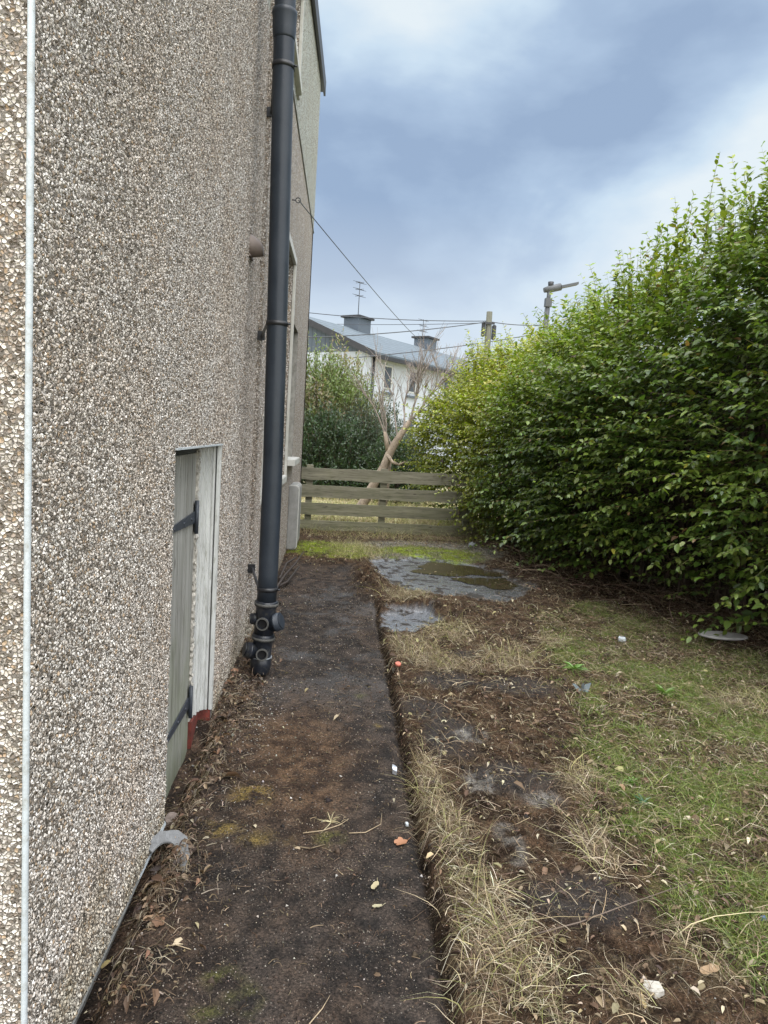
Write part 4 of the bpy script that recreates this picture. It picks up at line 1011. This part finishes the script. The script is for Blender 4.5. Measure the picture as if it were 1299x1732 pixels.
def wire(a, b_, sag, label, r=.018):
    a = np.array(a); b_ = np.array(b_); mid = a
    t_ = thing('overhead_wire', label, 'wire', tuple(a), 'overhead wires strung to the utility pole')
    MB().tube([tuple(a+(b_-a)*s-np.array([0, 0, sag*4*s*(1-s)])) for s in np.linspace(0, 1, 20)], r, 5).build('wire', M_wire, t_)
wire(onY(480, 524, 34), onY(826, 543, 30), .15, 'uppermost overhead wire crossing left from the utility pole')
wire(onY(480, 545, 40), onY(823, 546, 30), .1, 'second overhead wire from the top, level above the left chimney top', .014)
wire(onY(480, 572, 24), onY(826, 544, 30), .12, 'overhead wire passing in front of the left chimney')
wire(onY(560, 608, 24), onY(900, 566, 29), .1, 'lowest overhead wire crossing in front of the grey roof')
wire(onY(828, 544, 30), onY(1010, 535, 30), .25, 'overhead wire running right from the utility pole over the hedge')

# ------------------------------------------------------------------ shrubs behind the fence
def shrub(name, label, c, rx, ry, rz, nsh, cols, leafs, wid, seed, zb=Z0, stemc=[(.12, .09, .06)], Lm=.5, upb=.8):
    r_ = np.random.default_rng(seed); global rng; rng = r_
    root = thing(name, label, 'shrub', (c[0], c[1], zb))
    n = nsh; u = rng.random(n); th = rng.uniform(0, 2*math.pi, n); ph = np.arccos(1-u*1.05)
    rad = .45+.55*rng.random(n)**.5
    lump = 1+.35*(fbm(th*1.2+5, ph*1.5, 1.6, seed)-.5)*2
    P = np.stack([c[0]+rx*rad*lump*np.sin(ph)*np.cos(th), c[1]+ry*rad*lump*np.sin(ph)*np.sin(th), zb+.1+rz*rad*lump*np.cos(ph)], 1)
    P[:, 2] = np.maximum(P[:, 2], zb+.05)
    D = P-np.array([c[0], c[1], zb]); D /= np.linalg.norm(D, axis=1, keepdims=True); D[:, 2] += upb; D += rng.normal(0, .3, (n, 3)); D /= np.linalg.norm(D, axis=1, keepdims=True)
    L = rng.uniform(.5, 1.2, n)*Lm; B = rng.normal(0, .12, (n, 3))*L[:, None]
    strips('stems', P, D, L, np.full(n, .010), B, cvar(stemc, n), M_straw, 3, parent=root)
    k = 14; idx = np.repeat(np.arange(n), k); t = np.tile((np.arange(k)+.5)/k, n)
    Pp = P[idx]+D[idx]*(L[idx]*t)[:, None]+B[idx]*(t**2)[:, None]+rng.normal(0, .02, (n*k, 3))
    Dl = D[idx]+rng.normal(0, .7, (n*k, 3)); Nl = np.array([[0, -.2, 1.]])+rng.normal(0, .6, (n*k, 3))
    pn = fbm(Pp[:, 0]*1.2+Pp[:, 1], Pp[:, 2], 1.2, seed+4)
    ci = cvar(cols[0], n*k, .25); cj = cvar(cols[1], n*k, .25); f = sstep(.38, .62, pn)[:, None]
    leaves('leaves', Pp, Dl, Nl, rng.normal(leafs, leafs*.2, n*k).clip(.01), ci*(1-f)+cj*f, M_leaf, root, wid=wid)
    b = MB()
    for j in range(22):
        a_ = rng.uniform(0, 6.28); e = rng.uniform(.1, .8); tip = Vector((c[0]+rx*e*math.cos(a_), c[1]+ry*e*math.sin(a_), zb+rz*rng.uniform(.5, .9)))
        b0 = Vector((c[0]+rng.normal(0, .1), c[1]+rng.normal(0, .1), zb-.1)); mid = b0.lerp(tip, .5)+Vector((rng.normal(0, .1), rng.normal(0, .1), .1))
        b.tube([b0, mid, tip], [.03, .018, .006], 5, False)
    b.build('branches', M_bark, root)
    return root
WG = ([(.14, .19, .06), (.18, .23, .08)], [(.24, .22, .12), (.16, .19, .08), (.26, .20, .14)])
shrub('willowy_shrub', 'loose olive green shrub with thin leaves beside the house corner', (-.45, 19.3), 1.60, 1.4, 3.2, 3000, WG, .085, .8, 21, Lm=.75, upb=1.1)
shrub('evergreen_shrub', 'low dark evergreen shrub filling the space behind the left of the fence', (-.30, 17.4), 1.25, 1.0, 1.75, 2200, ([(.035, .065, .028), (.05, .08, .035)], [(.06, .10, .045), (.045, .07, .04)]), .06, 1.0, 22, Lm=.35, upb=.3)
shrub('grey_leaf_shrub', 'grey green spreading shrub left of the leaning bare tree', (.80, 18.2), .95, .9, 2.1, 1500, ([(.09, .12, .08), (.07, .10, .07)], [(.045, .07, .04)]), .055, .8, 23, Lm=.4, upb=.4)
shrub('dark_shrub', 'dark green shrub behind the fence and the bare trunk', (1.35, 16.6), .85, .8, 1.35, 1100, ([(.03, .06, .02), (.04, .07, .03)], [(.05, .08, .03)]), .055, 1.0, 24, Lm=.3, upb=.3)

# ------------------------------------------------------------------ leaning bare tree
rng = np.random.default_rng(77)
bt = thing('bare_tree', 'leaning leafless tree with pale bark behind the fence', 'tree', (.4, 13.5, Z0))
M_btree = varied('pale_bark', (.31, .25, .19), .85, .3, 10, .6, 50, dirt=(.14, .10, .08)); M_twig = varied('reddish_twig', (.29, .245, .215), .85, .3, 10, .3)
b = MB()
tp = [(.12, 13.5, -.3), (.45, 13.5, .07), (.66, 13.5, .50), (.83, 13.5, .85), (.95, 13.5, 1.18), (1.10, 13.5, 1.44), (1.26, 13.48, 1.72)]
b.tube(tp, [.105, .095, .085, .078, .080, .066, .045], 14)
b.tube([(.78, 13.6, -.3), (.86, 13.6, .2), (.90, 13.58, .6), (.92, 13.55, 1.0)], [.10, .085, .075, .05], 10)
b.tube([(.88, 13.45, 1.06), (.98, 13.35, .93), (1.10, 13.3, .90), (1.25, 13.3, .98)], [.035, .03, .025, .012], 8)
b.tube([(.90, 13.5, 1.10), (.84, 13.5, 1.32), (.80, 13.5, 1.5)], [.05, .04, .03], 8)
b.build('trunk', M_btree, bt)
tw = MB()
def grow(p, d, L, r, lv):
    d = d.normalized(); pts = [p]; q = p.copy(); dd = d.copy(); ns = 5
    for k in range(ns):
        dd = (dd+Vector((rng.normal(0, .10), rng.normal(0, .10), rng.normal(.05, .07)))).normalized(); q = q+dd*L/ns; pts.append(q.copy())
        if lv > 0 and k > 0:
            for _ in range(2 if lv > 2 else 1+(rng.random() < .35)):
                a = Vector(rng.normal(0, 1, 3)); a = (a-dd*a.dot(dd)).normalized(); nd = (dd+a*rng.uniform(.35, .8)+Vector((0, 0, .25)))
                grow(q.copy(), nd, L*rng.uniform(.45, .72), r*.5, lv-1)
    tw.tube(pts, [max(.0022, r*(1-.75*k/ns)) for k in range(ns+1)], 5 if r > .01 else 3, False)
for (p, d, L, r, lv) in [((1.24, 13.48, 1.68), (.35, -.1, 1), .85, .030, 3), ((1.26, 13.5, 1.70), (.62, .1, 1), 1.05, .028, 3), ((1.15, 13.5, 1.55), (.0, .2, 1), .8, .022, 2),
                         ((.80, 13.5, 1.48), (-.35, 0, 1), .85, .020, 2), ((.82, 13.5, 1.45), (.15, -.2, 1), .95, .020, 2), ((.95, 13.5, 1.25), (-.5, .1, .9), .7, .016, 2), ((1.05, 13.5, 1.42), (-.15, .1, 1), 1.0, .018, 2), ((1.2, 13.5, 1.66), (.9, 0, .9), .9, .016, 2)]:
    grow(Vector(p), Vector(d), L, r, lv)
tw.build('branches', M_twig, bt)

# ------------------------------------------------------------------ small things on the ground
def gpt(px, py, dz=0.0):
    p = onZ(px, py, .03)
    for _ in range(3): p = onZ(px, py, float(hfun(np.array([p[0]]), np.array([p[1]]))[0])+dz)
    return Vector(p)
def small(name, label, cat, pos, build, group=None):
    m_ = build(pos); return tag(m_, label, cat, group)
# curved grey shard and its neighbour by the wall
P = gpt(285, 1455)
b = MB(); k = 14; rI, rO = .045, .085; vs = []; 
for i_ in range(k+1):
    a = R(-35)+R(190)*i_/k; wob = rng.uniform(.93, 1.07)
    for rr, zz in ((rI, 0), (rO*wob, .012), (rO*wob, .017), (rI, .006)):
        vs.append((P.x-.012+rr*math.cos(a), P.y-.03+rr*1.35*math.sin(a), P.z+.012+zz+.03*math.sin(a)))
fs = []
for i_ in range(k):
    for j in range(4): fs.append((i_*4+j, i_*4+(j+1) % 4, (i_+1)*4+(j+1) % 4, (i_+1)*4+j))
fs += [(0, 1, 2, 3), (k*4+3, k*4+2, k*4+1, k*4)]
b.add(vs, fs); tag(b.build('broken_shard', varied('grey_shard', (.17, .175, .18), .8, .25, 30, .6, 150)), 'broken curved grey shard lying against the wall base', 'shard')
def irregular(name, label, cat, px, py, rx, ry, th, mat, tilt=0, n=9, lift=.006, group=None, seed=1):
    r = np.random.default_rng(seed); P = gpt(px, py); b = MB(); ang = np.sort(r.uniform(0, 2*math.pi, n)) if n > 5 else np.linspace(0, 2*math.pi, n, endpoint=False)
    ang = np.linspace(0, 2*math.pi, n, endpoint=False)+r.normal(0, .12, n)
    rr = r.uniform(.75, 1.1, n); top = []; bot = []
    for a, q in zip(ang, rr):
        x, y = rx*q*math.cos(a), ry*q*math.sin(a); z = lift+tilt*y+r.normal(0, th*.15)
        top.append((P.x+x*.94, P.y+y*.94, P.z+z+th)); bot.append((P.x+x, P.y+y, P.z+z))
    b.add(bot+top, [tuple(range(n))[::-1], tuple(range(n, 2*n))]+[(i_, (i_+1) % n, n+(i_+1) % n, n+i_) for i_ in range(n)])
    return tag(b.build(name, mat), label, cat, group)
M_pale = varied('pale_stone', (.36, .34, .30), .85, .15, 40, .5, 120); M_lid = varied('grey_lid', (.33, .32, .31), .7, .15, 12, .3)
M_orange, _, _ = newmat('orange_cap', (.48, .15, .10), .6); M_foil, _, _ = newmat('foil', (.6, .62, .66), .3, .8)
M_blue, _, _ = newmat('blue_plastic', (.05, .09, .25), .4); M_slate = varied('blue_grey_plastic', (.13, .16, .17), .5, .25, 30, .3)
irregular('stone_flake', 'pale stone flake beside the grey shard at the wall', 'stone', 266, 1478, .011, .026, .008, varied('dull_flake', (.30, .29, .26), .9, .2, 40, .5), .2, seed=3)
irregular('stone_flake', 'flat whitish stone flake on the soil near the bottom right', 'stone', 1105, 1680, .030, .026, .012, M_pale, .1, seed=4)
irregular('wood_chip', 'tan wood chip left of the whitish stone at the bottom right', 'wood chip', 1086, 1697, .009, .026, .006, varied('chip_wood', (.40, .30, .14), .8, .2, 40, .3), .1, n=6, seed=5)
irregular('stone_flake', 'chunky grey stone flake by the base of the low wooden door', 'stone', 290, 1392, .03, .03, .018, varied('brown_flake', (.20, .16, .14), .9, .3, 40, .5), .3, seed=6)
# oval lid under the hedge
P = gpt(1222, 1082); b = MB(); b.tube([(P.x, P.y, P.z+.02), (P.x, P.y, P.z+.03), (P.x, P.y, P.z+.045), (P.x, P.y, P.z+.05)], [.16, .185, .185, .17], 36)
b.v = [(x, P.y+(y-P.y)*.55, P.z+.02+(z-P.z-.02)*.7) for x, y, z in b.v]
tag(b.build('round_lid', M_lid), 'flat round grey lid lying in the leaves under the hedge', 'lid')
# orange bottle cap
P = gpt(673, 1125, .004); b = MB(); b.tube([P, P+Vector((0, -.004, .012)), P+Vector((0, -.005, .016))], [.019, .019, .016], 20)
tag(b.build('bottle_cap', M_orange), 'small orange plastic cap on the soil beside the path edge', 'cap')
irregular('plastic_lump', 'white plastic lump near the hedge end of the fence', 'litter', 798, 925, .055, .04, .05, M_bead, 0, seed=8)
irregular('paper_scrap', 'small white scrap on the grass before the hedge', 'litter', 1052, 1085, .030, .03, .02, M_bead, .3, seed=9)
irregular('foil_scrap', 'crumpled foil scrap at the edge of the path', 'litter', 667, 1307, .014, .022, .018, M_foil, .2, n=8, seed=10)
irregular('plastic_scrap', 'blue plastic scrap in the grass at the right edge', 'litter', 1291, 1558, .012, .010, .008, M_blue, 0, n=7, seed=11)
irregular('paper_scrap', 'tiny white scrap on the dark edge below the orange leaf beside the path', 'litter', 688, 1398, .007, .012, .008, M_bead, 0, n=7, seed=12)
# folded blue-grey plastic
P = gpt(983, 1168); b = MB()
for sg, tw_ in ((-1, .8), (.25, .9), (1, 1.)):
    b.add([P+Vector((0, 0, .002)), P+Vector((sg*.028, -.035, .002)), P+Vector((sg*.055, .0, .048*tw_)), P+Vector((sg*.028, .02, .03)), P+Vector((.002, 0, .005)), P+Vector((sg*.028, -.033, .005)), P+Vector((sg*.055, .003, .050*tw_)), P+Vector((sg*.028, .023, .03))],
          [(0, 1, 2, 3), (7, 6, 5, 4), (0, 4, 5, 1), (1, 5, 6, 2), (2, 6, 7, 3), (3, 7, 4, 0)])
tag(b.build('folded_plastic', M_slate), 'folded blue grey plastic piece standing up from the grass', 'litter')
# single leaves
def leafobj(name, label, px, py, s, rot, colr_, star=False):
    P = gpt(px, py, .004); b = MB(); n_ = 28; ring = []
    for i_ in range(n_):
        a = 2*math.pi*i_/n_
        if star: r_ = s*(.62+.38*abs(math.cos(a*2.5))**.6)
        else: r_ = s*(.5+.5*abs(math.cos(a))**1.6)
        x, y = r_*math.cos(a), r_*math.sin(a)*(.9 if star else .8)
        xr, yr = x*math.cos(rot)-y*math.sin(rot), x*math.sin(rot)+y*math.cos(rot)
        ring.append((P.x+xr, P.y+yr, P.z+.006+11*(y*y)+4*x*abs(x)+rng.normal(0, .0008)))
    b.add(ring+[(P.x, P.y, P.z+.004)], [(i_, (i_+1) % n_, n_) for i_ in range(n_)], True)
    b.tube([(P.x+s*.9*math.cos(rot), P.y+s*.9*math.sin(rot), P.z+.006), (P.x+s*1.7*math.cos(rot+.2), P.y+s*1.7*math.sin(rot+.2), P.z+.010)], .0009, 5)
    m_, _, _ = newmat(name, colr_, .6)
    return tag(b.build(name, m_), label, 'leaf')
leafobj('fallen_leaf', 'orange lobed leaf lying on the path edge', 678, 1427, .026, .4, (.30, .14, .07), True)
leafobj('fallen_leaf', 'pale cream leaf on the dark path, upper of the two near its right edge', 634, 1500, .020, 1.1, (.34, .29, .17))
leafobj('fallen_leaf', 'pale cream leaf on the dark path, lower of the two near its right edge', 638, 1535, .016, .1, (.30, .27, .17))
leafobj('fallen_leaf', 'tan leaf on the soil left of the bottom right stone', 1200, 1643, .030, .3, (.27, .18, .10))
leafobj('fallen_leaf', 'yellowish leaf on the path close to the wall at the bottom left', 177, 1634, .018, .9, (.38, .30, .13))
for j, (px, py, ro) in enumerate([(255, 1555, .3), (268, 1562, 2.0), (240, 1550, 1.2)]):
    leafobj('curled_leaf', ['tan curled leaf in the middle of the pile by the wall base', 'brown curled leaf at the right of the pile by the wall base', 'tan curled leaf at the left of the pile by the wall base'][j], px, py, .022, ro, [(.26, .17, .10), (.17, .095, .055), (.30, .22, .15)][j], j == 1)
# weeds
def weed(px, py, s, nl, label, col_, seed):
    r = np.random.default_rng(seed); P = gpt(px, py); n_ = nl*1
    a = np.linspace(0, 6.28, nl, endpoint=False)+r.normal(0, .2, nl); el = r.uniform(.25, .9, nl)
    root = thing('weed', label, 'weed', tuple(P))
    D = np.stack([np.cos(a)*np.cos(el), np.sin(a)*np.cos(el), np.sin(el)], 1); N = np.array([[0, 0, 1.]])+r.normal(0, .1, (nl, 3))
    leaves('leaves', np.tile(np.array(P), (nl, 1)), D, N, r.uniform(.7, 1.2, nl)*s, np.clip(np.array([col_])*(1+r.normal(0, .15, (nl, 1))), 0, 1), M_leaf, root, wid=.45, curl=2)
weed(973, 1135, .085, 14, 'bright green rosette weed above the folded plastic piece', (.14, .26, .06), 1)
weed(1125, 1175, .075, 16, 'small spiky green weed in the grass right of the folded plastic', (.15, .25, .06), 2)
weed(1068, 1326, .04, 18, 'low leafy light green weed in the middle of the right grass', (.13, .25, .05), 3)
weed(1088, 1362, .045, 12, 'dark bluish green weed just below the light leafy weed', (.045, .12, .05), 4)
# sticks
def stick(label, pts, r, mat, name='stick'):
    b = MB(); b.tube([gpt(x, y, dz) for x, y, dz in pts], [r*(1-.5*i_/(len(pts)-1)) for i_ in range(len(pts))], 6)
    return tag(b.build(name, mat), label, 'stick')
M_stick = varied('pale_stick', (.36, .28, .18), .8, .2, 30, .3); M_dstick = varied('dark_stick', (.030, .022, .018), .7, .3, 30, .3)
stick('pale bent twig on the path pointing to the straw tuft', [(512, 1409, .004), (545, 1405, .006), (575, 1395, .008), (590, 1385, .006)], .0022, M_stick)
stick('thin pale twig on the path between the straw tuft and the orange leaf', [(590, 1409, .004), (618, 1408, .004), (644, 1394, .006), (646, 1375, .004)], .0018, M_stick)
stick('short brown twig below the bent pale twig on the path', [(495, 1431, .004), (525, 1435, .006), (550, 1428, .004)], .0030, varied('brown_stick', (.17, .13, .08), .8, .2, 30, .3))
stick('white bent twig lying on the dark soil near the wall', [(273, 1601, .004), (298, 1598, .006), (323, 1606, .004)], .0020, M_stick)
stick('thin upright leaning twig on the path at the bottom', [(523, 1732, .004), (545, 1706, .004), (558, 1684, .006)], .0016, M_stick)
stick('long pale stick across the soil at the bottom right', [(905, 1580, .01), (980, 1560, .02), (1060, 1530, .03), (1175, 1490, .02)], .0026, varied('grey_stick', (.12, .09, .07), .8, .2, 30, .3))
dp = thing('fallen_branch', 'dark fallen branch lying on the path behind the soil pipe', 'branch', tuple(gpt(480, 990)))
b = MB()
for pts in ([(462, 1010, .04), (480, 985, .06), (500, 968, .10), (512, 955, .14)], [(465, 1000, .03), (485, 992, .04), (505, 972, .08)], [(472, 985, .03), (484, 966, .08), (500, 962, .12)]):
    b.tube([gpt(x, y, 0)+Vector((0, 0, dz)) for x, y, dz in pts], [.014, .011, .008, .004][:len(pts)], 7)
b.build('limb', M_dstick, dp)
# long straw tuft on the path
P = gpt(560, 1392); n = 26; a = rng.uniform(0, 6.28, n); L = rng.uniform(.03, .09, n)
D = np.stack([np.cos(a), np.sin(a), 0*a], 1); Pn = np.tile(np.array(P), (n, 1))
o = strips('straw_tuft', Pn, D, L, rng.uniform(.0015, .003, n), np.stack([-np.sin(a), np.cos(a), 0*a], 1)*(rng.normal(0, .3, n)*L)[:, None], cvar([(.42, .36, .22)], n), M_straw, 4, (np.full(n, .003), rng.gamma(2, .005, n)))
tag(o, 'small uprooted straw tuft lying on the path', 'straw tuft')

# ------------------------------------------------------------------ world
sc = bpy.context.scene
w = bpy.data.worlds.new('World'); sc.world = w; w.use_nodes = True
class WN(NT):
    def __init__(s): s.t = w.node_tree; s.n = s.t.nodes; s.l = s.t.links
t = WN()
for n_ in list(t.n): t.n.remove(n_)
out = t.new('ShaderNodeOutputWorld')
SUN_EL, SUN_AZ = R(58), R(162)      # azimuth measured from +Y towards +X
sky = t.new('ShaderNodeTexSky'); sky.sky_type = 'NISHITA'; sky.sun_disc = False; sky.sun_elevation = SUN_EL; sky.sun_rotation = SUN_AZ; sky.dust_density = 3; sky.air_density = .7
bg1 = t.new('ShaderNodeBackground'); t.link(sky.outputs[0], bg1.inputs[0]); bg1.inputs[1].default_value = .10
tc = t.new('ShaderNodeTexCoord'); dirv = tc.outputs['Generated']
mp = t.new('ShaderNodeMapping'); t.link(dirv, mp.inputs[0]); mp.inputs['Scale'].default_value = (1, 1, 1.9)
nz1 = t.noise(mp.outputs[0], 2.3, 6, .52, dist=.5); nz2 = t.noise(mp.outputs[0], 6.5, 5, .5)
def dirblob(px, py, width, stretch=None):
    d = ray(px, py); d = d/np.linalg.norm(d)
    n_ = t.new('ShaderNodeVectorMath', operation='SUBTRACT'); t.link(dirv, n_.inputs[0]); n_.inputs[1].default_value = tuple(d)
    m_ = t.new('ShaderNodeVectorMath', operation='MULTIPLY'); t.link(n_.outputs[0], m_.inputs[0]); m_.inputs[1].default_value = stretch or (1, 1, 1)
    l_ = t.new('ShaderNodeVectorMath', operation='LENGTH'); t.link(m_.outputs[0], l_.inputs[0])
    q = t.math('DIVIDE', l_.outputs['Value'], width); q = t.math('MULTIPLY', q, q)
    return t.math('EXPONENT', t.math('MULTIPLY', q, -1))
dark = t.math('ADD', t.math('MULTIPLY', dirblob(690, 330, .22, (1, 1, 1.5)), .55), t.math('MULTIPLY', dirblob(1130, 150, .20, (1, 1, 1.2)), .42))
dark = t.math('ADD', dark, t.math('MULTIPLY', dirblob(560, 420, .10, (1, 1, 1.3)), .25))
lite = t.math('ADD', t.math('MULTIPLY', dirblob(620, 20, .20), .28), t.math('MULTIPLY', dirblob(1280, 330, .17, (1, 1, 1.3)), .55))
lite = t.math('ADD', lite, t.math('MULTIPLY', dirblob(1000, 420, .13, (1, 1, 1.4)), .25))
f = t.math('ADD', t.math('SUBTRACT', dark, lite), t.math('ADD', t.math('MULTIPLY_ADD', nz1, 1.5, -.43), t.math('MULTIPLY_ADD', nz2, .85, -.43)))
cl = t.ramp(f, [(.0, (.86, .95, 1.0)), (.28, (.66, .81, .95)), (.52, (.47, .61, .80)), (.82, (.345, .465, .655))])
# pale band of cloud at the horizon
z = t.sep(dirv)[2]
hz = t.new('ShaderNodeMapRange'); t.link(z, hz.inputs[0]); hz.inputs[1].default_value = .10; hz.inputs[2].default_value = .30; hz.inputs[3].default_value = 1; hz.inputs[4].default_value = 0
cl = t.mix(t.math('MULTIPLY', hz.outputs[0], .78), cl, (.78, .86, .94))
# overhead sky raised out of view, added to light ground and wall
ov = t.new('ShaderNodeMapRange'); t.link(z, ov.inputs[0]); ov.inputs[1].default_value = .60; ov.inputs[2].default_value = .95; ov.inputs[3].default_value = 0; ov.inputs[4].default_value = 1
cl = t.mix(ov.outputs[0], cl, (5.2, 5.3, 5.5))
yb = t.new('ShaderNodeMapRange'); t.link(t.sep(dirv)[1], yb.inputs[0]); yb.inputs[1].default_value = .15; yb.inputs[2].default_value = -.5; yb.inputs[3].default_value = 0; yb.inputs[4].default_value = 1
cl = t.mix(yb.outputs[0], cl, (2.9, 2.95, 3.0))  # sky behind the camera also brightened, added fill for wall and hedge
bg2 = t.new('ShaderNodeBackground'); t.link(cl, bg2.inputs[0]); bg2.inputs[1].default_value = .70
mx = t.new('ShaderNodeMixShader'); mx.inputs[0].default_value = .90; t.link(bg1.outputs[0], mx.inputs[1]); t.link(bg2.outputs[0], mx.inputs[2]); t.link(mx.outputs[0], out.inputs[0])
# sun
ld = bpy.data.lights.new('sun', 'SUN'); ld.energy = 1.5; ld.angle = R(40); ld.color = (1, .97, .93)
lo = bpy.data.objects.new('sun', ld); C.objects.link(lo)
sd = Vector((math.sin(SUN_AZ)*math.cos(SUN_EL), math.cos(SUN_AZ)*math.cos(SUN_EL), math.sin(SUN_EL)))
lo.rotation_euler = sd.to_track_quat('Z', 'Y').to_euler(); lo.location = (5, 0, 12)
# camera
cd = bpy.data.cameras.new('camera'); co = bpy.data.objects.new('camera', cd); C.objects.link(co); sc.camera = co
cd.sensor_fit = 'VERTICAL'; cd.sensor_height = 36; cd.sensor_width = 27; cd.lens = 36*F/H; cd.clip_start = .05; cd.clip_end = 2000
rx_, up_v, bk = M[:, 0], -M[:, 1], -M[:, 2]
co.matrix_world = Matrix(((rx_[0], up_v[0], bk[0], 0), (rx_[1], up_v[1], bk[1], 0), (rx_[2], up_v[2], bk[2], CAMH), (0, 0, 0, 1)))
sc.render.resolution_x = 768; sc.render.resolution_y = 1024
sc.view_settings.view_transform = 'Standard'; sc.view_settings.look = 'None'; sc.view_settings.gamma = 1; sc.view_settings.exposure = .52
sc.render.engine = 'CYCLES'; sc.cycles.use_denoising = True; sc.cycles.max_bounces = 5; sc.cycles.diffuse_bounces = 3; sc.cycles.glossy_bounces = 2; sc.cycles.transmission_bounces = 2
